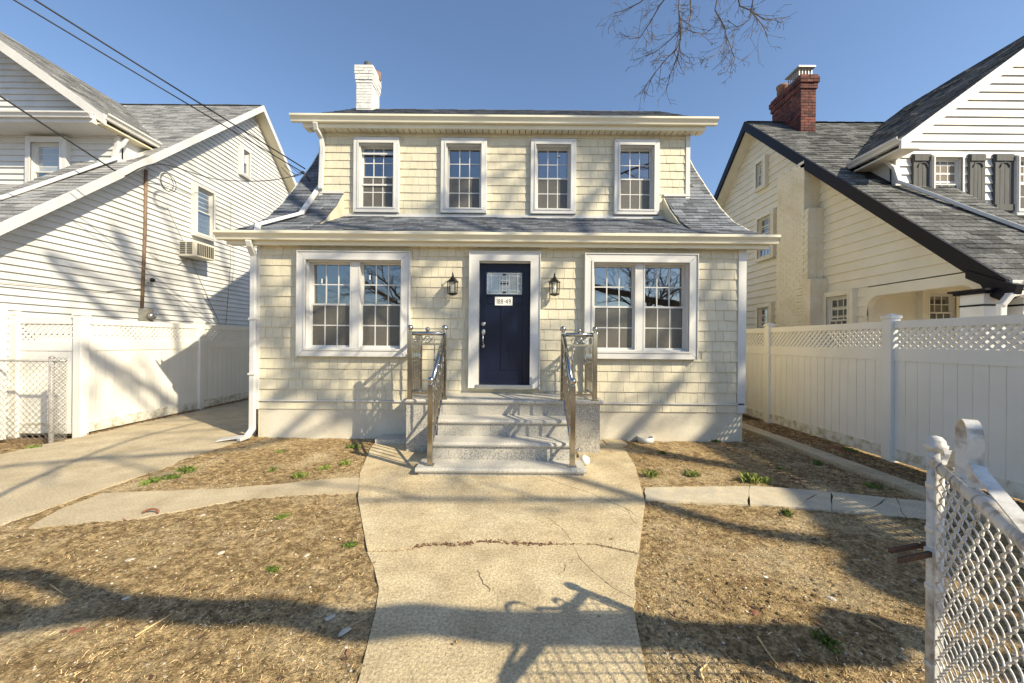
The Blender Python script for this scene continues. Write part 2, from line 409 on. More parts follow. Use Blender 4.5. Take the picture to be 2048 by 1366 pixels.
wl_ = [Vector((wl_[0].x-.02, -.4, 0))]+wl_; wr_ = [Vector((wr_[0].x+.02, -.4, 0))]+wr_
def edge_x(side, y):
    for p, q in zip(side, side[1:]):
        if p.y <= y <= q.y: return p.x+(q.x-p.x)*(y-p.y)/max(1e-6, q.y-p.y)
    return side[0].x if y < side[0].y else side[-1].x
def on_walk(x, y, e=.03): return y < 6.3 and edge_x(wl_, y)-e < x < edge_x(wr_, y)+e
PATH_L = [G(55, 1060), G(180, 1049), G(281, 1038), G(370, 1022), G(470, 1004), G(570, 994), G(720, 985), G(722, 957), G(648, 961), G(540, 972), G(433, 981), G(310, 985), G(204, 990), G(120, 1022)]
PATH_R = [(1290, 978), (1500, 975), (1640, 985), (1760, 998), (1885, 1008)], [(1288, 1004), (1520, 1013), (1700, 1026), (1885, 1046)]
def inpoly(x, y, poly):
    c = False; n = len(poly)
    for i in range(n):
        a, b = poly[i], poly[i-1]
        if (a.y > y) != (b.y > y) and x < (b.x-a.x)*(y-a.y)/(b.y-a.y)+a.x: c = not c
    return c
PR = [G(*p) for p in PATH_R[0]]+[G(*p) for p in reversed(PATH_R[1])]
def paved(x, y): return on_walk(x, y) or inpoly(x, y, PATH_L) or inpoly(x, y, PR) or x < -4.32 or (4.30 < x < 4.66)
def ground_z(x, y):
    if on_walk(x, y, -.045) or x < -4.38: return -.05
    if inpoly(x, y, PATH_L) or inpoly(x, y, PR) or 4.34 < x < 4.62: return -.02
    c = fbm(x, y, 1.3)*.016+fbm(x, y, 7)*.012+abs(fbm(x, y, 17))*.018*max(0, .6+fbm(x+5, y, 1.7))+fbm(x, y, 37)*.007
    return .004+c
m = MB(); sx = .028; x0, x1, y0, y1 = -4.45, 5.3, 1.2, 8.2
nx = int((x1-x0)/sx); ny = int((y1-y0)/sx)
for j in range(ny+1):
    for i in range(nx+1):
        x = x0+i*sx; y = y0+j*sx; m.v.append((x, y, ground_z(x, y)))
m.f = [(j*(nx+1)+i, j*(nx+1)+i+1, (j+1)*(nx+1)+i+1, (j+1)*(nx+1)+i) for j in range(ny) for i in range(nx)]
struct(put('yard', smooth(m), 'dirt'))
m = MB()
for a, b, c, d in ((-12, -.9, -4.36, 1.2), (1.5, -.9, 12, 1.21), (-4.36, -.9, -.8, 1.2), (-16, 1.2, -7.0, 5.9), (5.3, 1.2, 14, 5.3), (5.3, 5.3, 6.7, 16), (-9, 6.4, -7.12, 18)):
    m.add([(a, b, -.002), (c, b, -.002), (c, d, -.002), (a, d, -.002)], [(0, 1, 2, 3)])
struct(put('yard', m, 'dirt'))
# walkway: slabs divided by the long crack and the diagonal crack
walk = bpy.data.objects.new('walkway', None); COL.objects.link(walk); struct(walk)
ck = [G(*p) for p in ((735, 1108), (790, 1107), (830, 1098), (875, 1093), (915, 1095), (960, 1087), (1010, 1090), (1060, 1092), (1110, 1093), (1145, 1092), (1190, 1093), (1235, 1103), (1278, 1112))]
near = [p for p in wl_ if p.y < ck[0].y]; nearr = [p for p in wr_ if p.y < ck[-1].y]
far = [p for p in wl_ if p.y >= ck[0].y]; farr = [p for p in wr_ if p.y >= ck[-1].y]
dg = [G(*p) for p in ((1145, 1092), (1160, 1122), (1190, 1152), (1225, 1180), (1272, 1205))]
g = Vector((0, .007, 0))
k = 9
polyA = near+[p-g for p in ck[:k+1]]+[p+Vector((-.003, -.002, 0)) for p in dg[1:]]+[p for p in reversed(nearr) if p.y < dg[-1].y]
polyB = [p+Vector((.003, .002, 0)) for p in reversed(dg)]+[p-g for p in ck[k+1:]]+[p for p in reversed(nearr) if p.y > dg[-1].y]
polyC = [p+g for p in ck]+farr+[Vector((farr[-1].x, 6.34, 0)), Vector((far[-1].x, 6.34, 0))]+list(reversed(far))
for i, (pl, z) in enumerate(((polyA, .018), (polyB, .016), (polyC, .021))):
    put('slab', slab(pl, z), 'concrete', walk)
m = MB(); m.prism([p+Vector((0, -.05, 0)) for p in ck]+[p+Vector((0, .05, 0)) for p in reversed(ck)], (0, 0, .012))
m.prism([p+Vector((-.04, 0, 0)) for p in dg]+[p+Vector((.04, 0, 0)) for p in reversed(dg)], (0, 0, .010))
put('crack_filling', m, 'crack_dirt', walk)
m = MB(); rc = random.Random(3)                    # moss and crumbs along the crack, hairline cracks
for i in range(420):
    t = rc.random()*(len(ck)-1); a = int(t); p = ck[a].lerp(ck[a+1], t-a)
    s_ = rc.uniform(.003, .008)*(1.5 if 2 < t < 8 else .6)
    m.lathe((p.x+rc.gauss(0, .012), p.y+rc.gauss(0, .014), .020), [(s_, 0), (s_*.8, s_*.5), (s_*.2, s_*.8)], 5)
stuff(put('crack_crumbs', m, 'leaf_litter', walk))
m = MB()
for pts in (((1060, 950), (1105, 965), (1180, 990), (1250, 1020), (1288, 1045)), ((1095, 1040), (1130, 1065), (1145, 1092)), ((1150, 1120), (1130, 1140), (1118, 1160)), ((1250, 1020), (1275, 1060)), ((955, 1145), (965, 1170), (985, 1195))):
    pp = [G(*p) for p in pts]
    pts2 = []
    for a, b in zip(pp, pp[1:]):
        for q in range(6): pts2.append(a.lerp(b, q/6)+Vector((rc.uniform(-.012, .012), rc.uniform(-.012, .012), .0215)))
    m.strip(pts2, (.0035, .002, 0), .002)
put('hairline_crack', m, 'crack_dirt', walk)
# driveway, left path, flagstones, side curb
drive = bpy.data.objects.new('driveway', None); COL.objects.link(drive); struct(drive)
ys = [-.9, 2.55, 4.62, 7.2, 9.8, 16]
for i, (a, b) in enumerate(zip(ys, ys[1:])):
    pl = [Vector((-7.05, a+.012, 0)), Vector((-4.36+.05*math.sin(a*2), a+.012, 0)), Vector((-4.36+.05*math.sin(b*2), b-.006, 0)), Vector((-7.05, b-.006, 0))]
    put('slab', slab(jag(pl, .012, .15, i), .012+.006*(i % 2)), 'concrete_drive', drive)
struct(put('garden_path', slab(jag(PATH_L, .012, .12, 5), .016), 'concrete_drive'))
flag = bpy.data.objects.new('flagstone_path', None); COL.objects.link(flag); struct(flag)
cuts = [0, .14, .30, .46, .60, .73, .87, 1.0]
def along(pts, t):
    pts = [G(*p) for p in pts]; f = t*(len(pts)-1); i = min(int(f), len(pts)-2); return pts[i].lerp(pts[i+1], f-i)
for i, (a, b) in enumerate(zip(cuts, cuts[1:])):
    sk = .05*(1 if i % 2 else -1); e = .0018
    f0 = max(0, min(1, a+sk*(i > 0))); f1 = max(0, min(1, b-sk*(i < 6)))
    pl = [along(PATH_R[1], a+e), along(PATH_R[1], b-e), along(PATH_R[0], f1-e), along(PATH_R[0], f0+e)]
    put('flagstone', slab(jag(pl, .010, .12, 20+i), .018+.006*random.random(), .07), 'flagstone', flag)
curb = bpy.data.objects.new('curb_strip', None); COL.objects.link(curb); struct(curb)
for i, a in enumerate((3.2, 4.35, 5.45, 6.7, 8.1, 9.6)):
    b = (4.35, 5.45, 6.7, 8.1, 9.6, 12)[i]
    pl = [Vector((4.36, a+.008, 0)), Vector((4.63, a+.008, 0)), Vector((4.63, b-.004, 0)), Vector((4.36, b-.004, 0))]
    put('curb_stone', slab(jag(pl, .006, .12, 40+i), .045+.006*random.random(), .12), 'concrete_drive', curb)
m = MB().box((-60, -2.2, -.1), (60, -.9, .01)); struct(put('sidewalk', m, 'concrete_drive'))
m = MB().box((-60, -11, -.15), (60, -4.2, -.05)); struct(put('street', m, 'asphalt'))
m = MB().box((-60, -4.2, -.15), (60, -4.05, .08)); struct(put('kerb', m, 'concrete_drive'))

# ------------------------------------------------------------------ the cream house
WY = 6.35; DY = 8.05
hs = thing('cream_house', 'cream shake-sided two-storey house with navy front door and white chimney', 'house', (-.17, 6.4, 0))
xL = PY(518, 680, WY).x; xR = PY(1486, 680, WY).x
zs0 = .50                                            # siding bottom
zTop = EYE+1.56                                      # lower soffit
def wy(x, y): p = PY(x, y, WY); return p.x, p.z
def dy(x, y): p = PY(x, y, DY); return p.x, p.z
# openings, first floor: sashes drawn as two windows per pair
def rect(f, a, b, c, d):
    x0, z1 = f((a), (c)); x1, z0 = f(b, d); return x0, x1, z0, z1
pairs = [(-3.50, -1.686, EYE-.27, EYE+1.437), (1.19, 3.01, EYE-.27, EYE+1.437)]      # outer casing
CAS = .13
door_o = (-.575, .325, .895, EYE+1.315)
dorm = [(-3.323, -2.38), (-1.51, -.556), (.356, 1.30), (2.096, 3.03)]
dz0, dz1 = EYE+2.66, EYE+4.215
holes1 = [(a+CAS-.01, b-CAS+.01, c+.13, d-CAS+.01) for a, b, c, d in pairs]+[door_o]
holes2 = [(a+.11, b-.11, dz0+.10, dz1-.12) for a, b in dorm]
P1 = lambda u, n, z: Vector((u, WY-n, z))
P2 = lambda u, n, z: Vector((u, DY-n, z))
NF = Vector((0, -1, 0))
body = MB()
holed(body, xL, xR, .0, zTop+.25, holes1, P1, -.10, 0, X_, NF)
wall = put('wall', body, 'cream_trim', hs)
E_ = EYE
R = [(6.17, E_+1.70), (6.8, E_+2.00), (7.3, E_+2.31), (7.75, E_+2.72), (8.2, E_+3.22), (8.93, E_+4.08), (10.5, E_+6.24)]
Rb = [(21.0-p, z) for p, z in reversed(R)]
prof = R+Rb[1:]
gab = [(6.45, .0), (6.45, E_+1.70)]+[(p, z-.12) for p, z in prof[1:-1]]+[(14.55, E_+1.70), (14.55, 0)]
m = MB()
for xx in (xL, xR-.1): m.prism([Vector((xx, p, z)) for p, z in gab], (.1, 0, 0))
m.box((xL, 14.55, 0), (xR, 14.65, E_+1.7)); put('side_wall', m, 'cream_trim', hs)
m = MB(); holed(m, xL+.02, xR-.02, E_+2.3, E_+4.36, holes2, P2, -.10, 0, X_, NF)
xdl = PY(641, 330, DY).x; xdr = PY(1377, 330, DY).x
m2 = MB(); holed(m2, xdl, xdr, E_+2.35, E_+4.36, holes2, P2, -.10, 0, X_, NF)
dwall = put('dormer_wall', m2, 'cream_trim', hs)
m = MB()
for xx in (xdl, xdr-.08):
    m.prism([Vector((xx, 8.15, E_+2.5)), Vector((xx, 8.15, E_+4.40)), Vector((xx, 8.6, E_+4.72)), Vector((xx, 9.9, E_+5.5)), Vector((xx, 9.9, E_+4.5))], (.08, 0, 0))
put('dormer_cheek', m, 'cream_trim', hs)
# foundation
m = MB().box((xL+.03, WY-.004, -.1), (xR-.05, WY+.2, zs0+.02)); bev(put('foundation', m, 'stucco', hs), .01)
m = MB().box((xL-.005, WY-.035, zs0+.118), (xR+.01, WY+.01, zs0+.142)); put('ledge_strip', m, 'white_trim', hs)
# shakes
SH = MB(); SH.add([(-.5, -1, 0), (.5, -1, 0), (.5, -.35, 1), (-.5, -.35, 1), (-.5, 0, 0), (.5, 0, 0), (.5, 0, 1), (-.5, 0, 1)],
                  [(0, 1, 2, 3), (4, 7, 6, 5), (0, 4, 5, 1), (1, 5, 6, 2), (3, 2, 6, 7), (0, 3, 7, 4)])
SHM = SH.mesh('shake')
shl = []
def shakes(x0, x1, z0, z1, holes, Y, expo, first):
    z = z0; row = 0
    while z < z1-.03:
        h = min(expo, z1-z); x = x0-random.random()*.1
        while x < x1:
            w = random.choice((.115, .14, .155, .175, .20))*random.uniform(.95, 1.05)
            a, b = max(x, x0), min(x+w-.0035, x1); x += w
            if b-a < .02: continue
            segs = [(a, b, z, z+h)]
            for H in holes:
                out = []
                for s0, s1, q0, q1 in segs:
                    if s1 <= H[0] or s0 >= H[1] or q1 <= H[2]+.005 or q0 >= H[3]-.005: out.append((s0, s1, q0, q1)); continue
                    if q0 < H[2]-.02: out.append((s0, s1, q0, H[2])); continue
                    if q1 > H[3]+.02 and q0 < H[3]: out.append((s0, s1, H[3], q1))
                    if s0 < H[0]-.015: out.append((s0, H[0], q0, q1 if q1 <= H[3] else H[3]))
                    if s1 > H[1]+.015: out.append((H[1], s1, q0, q1 if q1 <= H[3] else H[3]))
                segs = out
            for s0, s1, q0, q1 in segs:
                if s1-s0 > .012: shl.append(((s1-s0)*(q1-q0)*(1.6 if first else 1), s0, s1, q0+random.uniform(-.002, .002), q1+.006, Y))
        z += expo; row += 1
h1 = [(a, b, c-.0, d) for a, b, c, d in pairs]+[(-.70, .445, .7, EYE+1.46)]
h2 = [(a, b, dz0-.1, dz1) for a, b in dorm]
shakes(xL+.02, xR-.10, zs0+.145, zTop, h1, WY, .170, True)
shakes(xL+.02, xR-.05, zs0-.01, zs0+.118, h1, WY, .128, True)
shakes(xdl+.06, xdr-.07, E_+2.60, E_+4.35, h2, DY, .166, False)
shl.sort(key=lambda t: -t[0])
rest = MB()
for i, (_, a, b, c, d, Yp) in enumerate(shl):
    th = random.choice((.018, .0205, .023))
    if i < 300:
        o = put('shake', SHM, 'shake', wall if Yp == WY else dwall)
        o.location = ((a+b)/2, Yp, c); o.scale = (b-a, th, d-c)
    else:
        rest.add([(v[0]*(b-a)+(a+b)/2, v[1]*th+Yp, v[2]*(d-c)+c) for v in SH.v], SH.f)
stuff(put('shake', rest, 'shake', hs))
# corner posts
m = MB().box((xR-.10, WY-.035, zs0-.02), (xR+.03, WY+.1, zTop)); bev(put('corner_post', m, 'white_trim', hs))
m = MB().box((xL-.03, WY-.03, zs0-.02), (xL+.02, WY+.1, zTop)); bev(put('corner_post', m, 'white_trim', hs))
for a, b in ((xdl-.02, xdl+.06), (xdr-.07, xdr+.02)):
    bev(put('corner_post', MB().box((a, DY-.035, E_+2.5), (b, DY+.08, E_+4.34)), 'white_trim', hs))
# windows of the first floor: pair in one wide casing
for (a, b, c, d) in pairs:
    for q in (0, 1):
        mid = (a+b)/2
        w0, w1 = (a+CAS, mid-.058) if q == 0 else (mid+.058, b-CAS)
        window(hs, (w0, WY, c+.13), X_, NF, w1-w0, d-CAS-c-.13, casing=0, room=False)
    m = MB().box((mid-.058, WY-.03, c+.13), (mid+.058, WY+.12, d-CAS)); bev(put('mullion', m, 'white_trim', hs), .008)
    for q in mitre(a+CAS, b-CAS, c+.13, d-CAS, CAS, CAS, .13):
        bev(put('casing', MB().prism([Vector((u, WY-.10, z)) for u, z in q], (0, .11, 0)), 'white_trim', hs), .006)
    for q in mitre(a+CAS+.0, b-CAS, c+.13, d-CAS, .03, .03, .03):
        put('casing_stop', MB().prism([Vector((u, WY-.112, z)) for u, z in q], (0, .03, 0)), 'white_trim', hs)
    # bright outer bead
    m = MB()
    m.box((a-.014, WY-.115, c+.0), (a, WY, d)); m.box((b, WY-.115, c), (b+.014, WY, d)); m.box((a-.014, WY-.115, d), (b+.014, WY, d+.014))
    put('casing_bead', m, 'white_trim', hs)
    rm = MB(); x0, x1, z0, z1, y0, y1 = a-.1, b+.1, c-.2, d+.1, WY+.16, WY+2.4
    rm.add([(x0, y0, z0), (x1, y0, z0), (x1, y0, z1), (x0, y0, z1), (x0, y1, z0), (x1, y1, z0), (x1, y1, z1), (x0, y1, z1)],
           [(4, 5, 6, 7), (0, 1, 5, 4), (1, 2, 6, 5), (2, 3, 7, 6), (3, 0, 4, 7)])
    put('room_interior', rm, 'interior', hs)
for i, (a, b) in enumerate(dorm):
    w = b-a-.22; hh = dz1-.12-dz0-.10
    wi = window(hs, (a+.11, DY, dz0+.10), X_, NF, w, hh, casing=.11, sill=.10, top=.12, depth=.09, backing=1.2)
    if i == 0:
        m = MB()
        for f in (.38, .87): m.box((a+.145, DY+.015, dz0+.10+hh*f-.018), (b-.145, DY+.035, dz0+.10+hh*f+.018))
        put('storm_rail', m, 'white_trim', wi)
# stickers on panes
for x, y, Y_p, w, h in ((644, 562, WY, .02, .075), (740, 555, WY, .02, .075), (682, 642, WY, .02, .07), (778, 645, WY, .07, .03), (766, 311, DY, .09, .018), (937, 374, DY, .07, .03), (1117, 312, DY, .07, .02), (1113, 375, DY, .08, .02)):
    p = PY(x, y, Y_p+.045)
    put('sticker', MB().obox(p, (w/2, 0, 0), (0, .001, 0), (0, 0, h/2)), 'sign_white', hs)
# eaves, gutters, soffits
xg0, xg1 = PY(425, 470, 6.07).x, PY(1562, 478, 6.07).x
bev(put('fascia', MB().box((xg0+.12, 6.20, E_+1.53), (xg1-.10, 6.235, E_+1.655)), 'gutter_paint', hs), .006)
n_ = int((xg1-xg0-.25)/.15)
SFP = MB().box((-.5, -.5, -.5), (.5, .5, .5)).mesh('soffit_panel')
def soffit(x0, x1, y0, y1, z, step, parent):
    n = int((x1-x0)/step)
    for i in range(n):
        o = put('soffit_panel', SFP, 'gutter_paint', parent)
        o.location = (x0+(i+.5)*(x1-x0)/n, (y0+y1)/2, z+(.004 if i % 2 else 0)); o.scale = ((x1-x0)/n-.014, y1-y0, .012)
    put('soffit_backing', MB().box((x0, y0, z+.012), (x1, y1, z+.02)), 'dark_vent', parent)
soffit(xg0+.12, xg1-.10, 6.236, WY, E_+1.545, .16, hs)
gutter('gutter', xg0, xg1, 6.196, E_+1.725, 'gutter_paint', hs)
gd0, gd1 = PY(578, 240, 7.70).x, PY(1438, 246, 7.70).x
bev(put('fascia', MB().box((gd0+.2, 7.83, E_+4.335), (gd1-.2, 7.865, E_+4.47)), 'gutter_paint', hs), .006)
soffit(gd0+.2, gd1-.2, 7.866, DY, E_+4.35, .125, hs)
gutter('gutter', gd0, gd1, 7.826, E_+4.545, 'gutter_paint', hs)
# roof deck and shingles
rl, rr = xg0+.08, xg1-.06
wl_in, wr_in = PY(684, 400, 8.0).x, PY(1331, 400, 8.0).x
deck = MB()
def sheet(mb, pts, x0, x1, t=.06, pos=posX):
    for (p0, z0), (p1, z1) in zip(pts, pts[1:]):
        mb.prism([pos(x0, p0, z0), pos(x0, p1, z1), pos(x0, p1, z1-t), pos(x0, p0, z0-t)], pos(x1, 0, 0)-pos(x0, 0, 0))
Cc = [(6.17, E_+1.70), (8.06, E_+2.60)]
i_ = 4
Rlow = R[:4]+[(8.06, E_+3.06)]
Rhi = [(8.06, E_+3.06)]+R[4:]
sheet(deck, Cc, wl_in, wr_in)
sheet(deck, Rlow, rl, wl_in); sheet(deck, Rlow, wr_in, rr)
sheet(deck, Rhi, rl, xdl+.02); sheet(deck, Rhi, xdr-.02, rr)
sheet(deck, list(reversed(Rb)), rl, rr)
up = [(7.79, E_+4.53), (10.5, E_+6.31)]
sheet(deck, up, gd0+.1, gd1-.1, .07)
roof = put('roof', deck, 'roof_deck', hs)
tb = MB()
roof_tabs(tb, Cc, wl_in, wr_in, posX, expo=.125)
roof_tabs(tb, Rlow, rl, wl_in, posX, expo=.14); roof_tabs(tb, Rlow, wr_in, rr, posX, expo=.14)
roof_tabs(tb, Rhi, rl, xdl, posX, expo=.14); roof_tabs(tb, Rhi, xdr, rr, posX, expo=.14)
roof_tabs(tb, up, gd0+.1, gd1-.1, posX)
roof_tabs(tb, [(10.46, E_+6.30), (10.64, E_+6.30)], gd0+.1, gd1-.1, posX)
stuff(put('shingles', tb, 'roof_main', roof))
# white rake edges, little cheeks at the dormer ends
for xx in (wl_in, wr_in):
    sg = 1 if xx < 0 else -1
    poly = [Vector((xx, 7.0, E_+2.085)), Vector((xx, 8.05, E_+2.585)), Vector((xx, 8.05, E_+3.05)), Vector((xx, 7.75, E_+2.70)), Vector((xx, 7.3, E_+2.29))]
    put('roof_wedge_cheek', MB().prism(poly, (sg*.03, 0, 0)), 'shake', hs)
for xx in (rl-.03, rr):
    m = MB()
    for k, ((p0, z0), (p1, z1)) in enumerate(zip(R, R[1:])):
        m.prism([Vector((xx, p0, z0)), Vector((xx, p1, z1)), Vector((xx, p1, z1-.14)), Vector((xx, p0, z0-(.06 if k == 0 else .14)))], (.03, 0, 0))
    put('rake_board', m, 'gutter_paint', hs)
m = MB().box((wl_in, DY-.05, E_+2.575), (wr_in, DY-.02, E_+2.64)); put('base_flashing', m, 'white_trim', hs)
for xa, xb in ((xdl-.02, wl_in+.03), (wr_in-.03, xdr+.02)):
    put('base_flashing', MB().box((xa, DY-.045, E_+3.06), (xb, DY-.02, E_+3.105)), 'white_trim', hs)
# downspouts
pa = [PY(630, 246, 7.74), PY(632, 258, 7.80), PY(643, 276, 7.97), PY(645, 300, 7.97), PY(641, 376, 7.97)]
def on_roof(x, y):                                 # pixel to lower-left roof strip
    u, v = uv(x, y); best = None
    for (p0, z0), (p1, z1) in zip(R, R[1:]):
        sl = (z1-z0)/(p1-p0); d = (EYE-z0+sl*p0)/(v+sl) if abs(v+sl) > 1e-6 else 0
        if p0-.01 <= d <= p1+.01: best = Vector((u*d, d, EYE-v*d))
    return best
pb = [on_roof(641, 378), on_roof(604, 432), on_roof(518, 455)]
pts = pa+[p+Vector((0, -.02, .05)) for p in pb if p is not None]
pts.append(PY(513, 466, 6.12))
downspout(pts, hs, w=.09)
pts = [PY(497, 482, 6.14), PY(499, 489, 6.17), PY(514, 505, 6.29), PY(517, 530, 6.29), PY(509, 700, 6.29), PY(504, 868, 6.29)]
xx = xL-.06
pts = [PY(497, 482, 6.14), PY(499, 491, 6.17), Vector((xx, 6.29, 3.0)), Vector((xx, 6.29, .16)), Vector((xx-.02, 6.20, .06)), Vector((xx-.06, 6.08, .04))]
downspout(pts, hs, w=.09)
m = MB()
for zz in (1.05, 1.95): m.box((xx-.055, 6.245, zz), (xx+.055, 6.33, zz+.03))
put('downspout_strap', m, 'white_trim', hs)
# white chimney
ch = PY(713, 130, 10.15); cx0 = ch.x; cx1 = PY(744, 130, 10.15).x; cy0, cy1 = 10.15, 10.72
zt = PY(730, 133, 10.15).z
def brick_stack(parent, x0, x1, y0, y1, z0, z1, bmat, name='brick', course=.075, bl=.21, corbel=(), mort='mortar', lim=300):
    core = put('chimney', MB().box((x0+.012, y0+.012, z0), (x1-.012, y1-.012, z1-.01)), mort, parent)
    z = z0; r = 0; cnt = 0; rest = MB()
    BM = MB().box((-.5, -.5, -.5), (.5, .5, .5)).mesh('brick'); allb = []
    while z < z1-.01:
        e = 0.0
        for zc, ex in corbel:
            if z >= zc: e = ex
        for (ax, a0, a1, fixed, sg) in (('x', x0-e, x1+e, y0-e, -1), ('y', y0-e, y1+e, x1+e, 1), ('y', y0-e, y1+e, x0-e, -1), ('x', x0-e, x1+e, y1+e, 1)):
            n = max(2, round((a1-a0)/bl)); L_ = (a1-a0)/n; sh = (L_/2 if r % 2 else 0); a = a0-sh
            while a < a1-.01:
                b0, b1 = max(a, a0)+.004, min(a+L_, a1)-.004; a += L_
                if b1-b0 < .03: continue
                if ax == 'x': c = ((b0+b1)/2, fixed-sg*.045, z+course/2); sc = (b1-b0, .09+random.uniform(0, .006), course-.012)
                else: c = (fixed-sg*.043, (b0+b1)/2, z+course/2); sc = (.086+random.uniform(0, .006), b1-b0-(.19 if (b0 < a0+.03) else 0)*0, course-.012)
                vis = 0 if (ax == 'x' and sg < 0) else 1 if (x0 < 0 and sg > 0 and ax == 'y') or (x0 > 0 and sg < 0 and ax == 'y') else 3
                allb.append((vis, -z, c, sc))
        z += course; r += 1
    allb.sort(key=lambda t: (t[0], t[1]))
    for i, (vis, _, c, sc) in enumerate(allb):
        if i < lim and vis < 3:
            o = put('brick', BM, bmat, core); o.location = [k+random.uniform(-.004, .004) for k in c]; o.scale = sc; o.rotation_euler = (0, random.uniform(-.012, .012), random.uniform(-.02, .02))
        else:
            rest.box([c[k]-sc[k]/2 for k in range(3)], [c[k]+sc[k]/2 for k in range(3)])
    if rest.v: stuff(put('brick', rest, bmat, core))
    return core
core = brick_stack(hs, cx0, cx1, cy0, cy1, E_+5.6, zt, 'white_brick', corbel=((zt-.50, .015), (zt-.36, .03), (zt-.28, .04)), mort='white_brick')
put('flue', MB().lathe(((cx0+cx1)/2+.02, 10.35, zt), [(.10, -.05), (.10, .22), (.085, .22), (.085, -.05)], 12), 'shutter', core)
put('flue', MB().lathe(((cx0+cx1)/2+.16, 10.62, zt), [(.12, -.05), (.12, .16), (.10, .16), (.10, -.05)], 8), 'clay_flue', core)
put('chimney_cap', MB().box((cx0-.04, cy0-.04, zt-.012), (cx1+.04, cy1+.04, zt+.02)), 'white_brick', core)
# door
d0, d1, z0, z1 = door_o
door = bpy.data.objects.new('x', None); bpy.data.objects.remove(door)
dm = MB(); fy = WY+.06
dm.box((d0+.03, fy, z0+.03), (d1-.03, fy+.045, z1-.02))
door = put('door', dm, 'door_blue', hs); door['label'] = 'navy blue panelled front door'
wd = d1-d0-.06; xa = d0+.03; hz = z1-.02-z0-.03
def rail(x0, x1, za, zb): return bev(put('door_rail', MB().box((xa+x0, fy-.012, z0+.03+za), (xa+x1, fy+.002, z0+.03+zb)), 'door_blue', door), .006, 2)
rail(.0, .12, 0, hz); rail(wd-.12, wd, 0, hz); rail(.12, wd-.12, 0, .22); rail(.12, wd-.12, 1.33, hz); rail(wd/2-.065, wd/2+.065, .22, 1.33)
# leaded light
lx0, lx1 = PY(971, 545, fy).x, PY(1047, 545, fy).x; lz1, lz0 = PY(1009, 543, fy).z, PY(1009, 592, fy).z
m = MB(); t_ = .022
for a, b, c, d in ((lx0, lx0+t_, lz0, lz1), (lx1-t_, lx1, lz0, lz1), (lx0+t_, lx1-t_, lz1-t_, lz1), (lx0+t_, lx1-t_, lz0, lz0+t_)): m.box((a, fy-.034, c), (b, fy-.012, d))
put('light_frame', m, 'door_blue', door)
put('light_glass', MB().box((lx0+.01, fy-.020, lz0+.01), (lx1-.01, fy-.016, lz1-.01)), 'textured_glass', door)
put('light_backing', MB().box((lx0+.005, fy-.0145, lz0+.005), (lx1-.005, fy-.0125, lz1-.005)), 'interior', door)
m = MB(); lw = lx1-lx0; lh = lz1-lz0
def came(a, b, c, d): m.bar((lx0+a*lw, fy-.024, lz0+b*lh), (lx0+c*lw, fy-.024, lz0+d*lh), .007, .007)
for a in (.06, .155, .38, .62, .845, .94): came(a, .06, a, .94)
for b in (.08, .20, .80, .92): came(.04, b, .96, b)
for b in (.06, .94):
    came(.03, b if b > .5 else .04, .155, .80 if b > .5 else .20); came(.97, b if b > .5 else .04, .845, .80 if b > .5 else .20)
for a, b in ((.45, .55),):
    for b_ in (.35, .62): came(.38, b_, .62, b_)
    came(a, .2, a, .8); came(b, .2, b, .8)
came(.04, .5, .155, .5); came(.845, .5, .96, .5)
put('leading', m, 'lead', door)
m = MB()
for a, b, c, d in ((.38, .62, .47, .53), (.46, .54, .83, .89), (.46, .54, .11, .17), (.09, .125, .11, .17), (.875, .91, .11, .17), (.875, .91, .83, .89)):
    put('dark_glass_inset', MB().box((lx0+a*lw, fy-.027, lz0+c*lh), (lx0+b*lw, fy-.021, lz0+d*lh)), 'black_metal', door)
m = smooth(MB().lathe((0, 0, 0), [(.036, -.004), (.036, .008), (.024, .014), (.001, .016)], 16))
def disc(z, x, sx=1, sz=1, r=1):
    q = MB(); q.smooth = True
    for v in m.v: q.v.append((x+v[0]*sx*r, fy-.012-v[2]*r, z+v[1]*sz*r))
    q.f = m.f[:]; return q
hx = PY(967, 650, fy).x
put('deadbolt', disc(PY(960, 648, fy).z, hx), 'satin_steel', door)
hz0 = PY(960, 664, fy).z; hz1 = PY(960, 692, fy).z
put('lock_plate', disc(hz0, hx, .95, 1.5), 'satin_steel', door)
put('lock_plate', disc(hz1, hx, .65, .9), 'satin_steel', door)
put('door_pull', smooth(MB().tube([(hx, fy-.015, hz0-.03), (hx, fy-.055, hz0-.05), (hx, fy-.065, (hz0+hz1)/2), (hx, fy-.055, hz1+.03), (hx, fy-.015, hz1)], .010, 8)), 'satin_steel', door)
# door casing, threshold
C = .12
for x0, x1, a, b in ((d0-C, d0+.03, z0-.03, z1+.0), (d1-.03, d1+C, z0-.03, z1), (d0-C, d1+C, z1+.001, z1+.14)):
    put('door_casing', MB().box((x0, WY-.085, a), (x1, WY+.02, b)), 'white_trim', hs)
m = MB().box((d0, WY-.02, z0), (d0+.03, fy+.06, z1)); m.box((d1-.03, WY-.02, z0), (d1, fy+.06, z1)); m.box((d0+.03, WY-.02, z1-.02), (d1-.03, fy+.06, z1))
put('door_frame', m, 'white_trim', hs)
m = MB(); m.box((d0-C-.014, WY-.10, z0-.03), (d0-C, WY, z1+.155)); m.box((d1+C, WY-.10, z0-.03), (d1+C+.014, WY, z1+.155)); m.box((d0-C, WY-.10, z1+.141), (d1+C, WY, z1+.155))
put('casing_bead', m, 'white_trim', hs)
bev(put('threshold', MB().box((d0-.02, WY-.10, z0-.05), (d1+.02, fy+.06, z0+.028)), 'satin_steel', hs), .01)
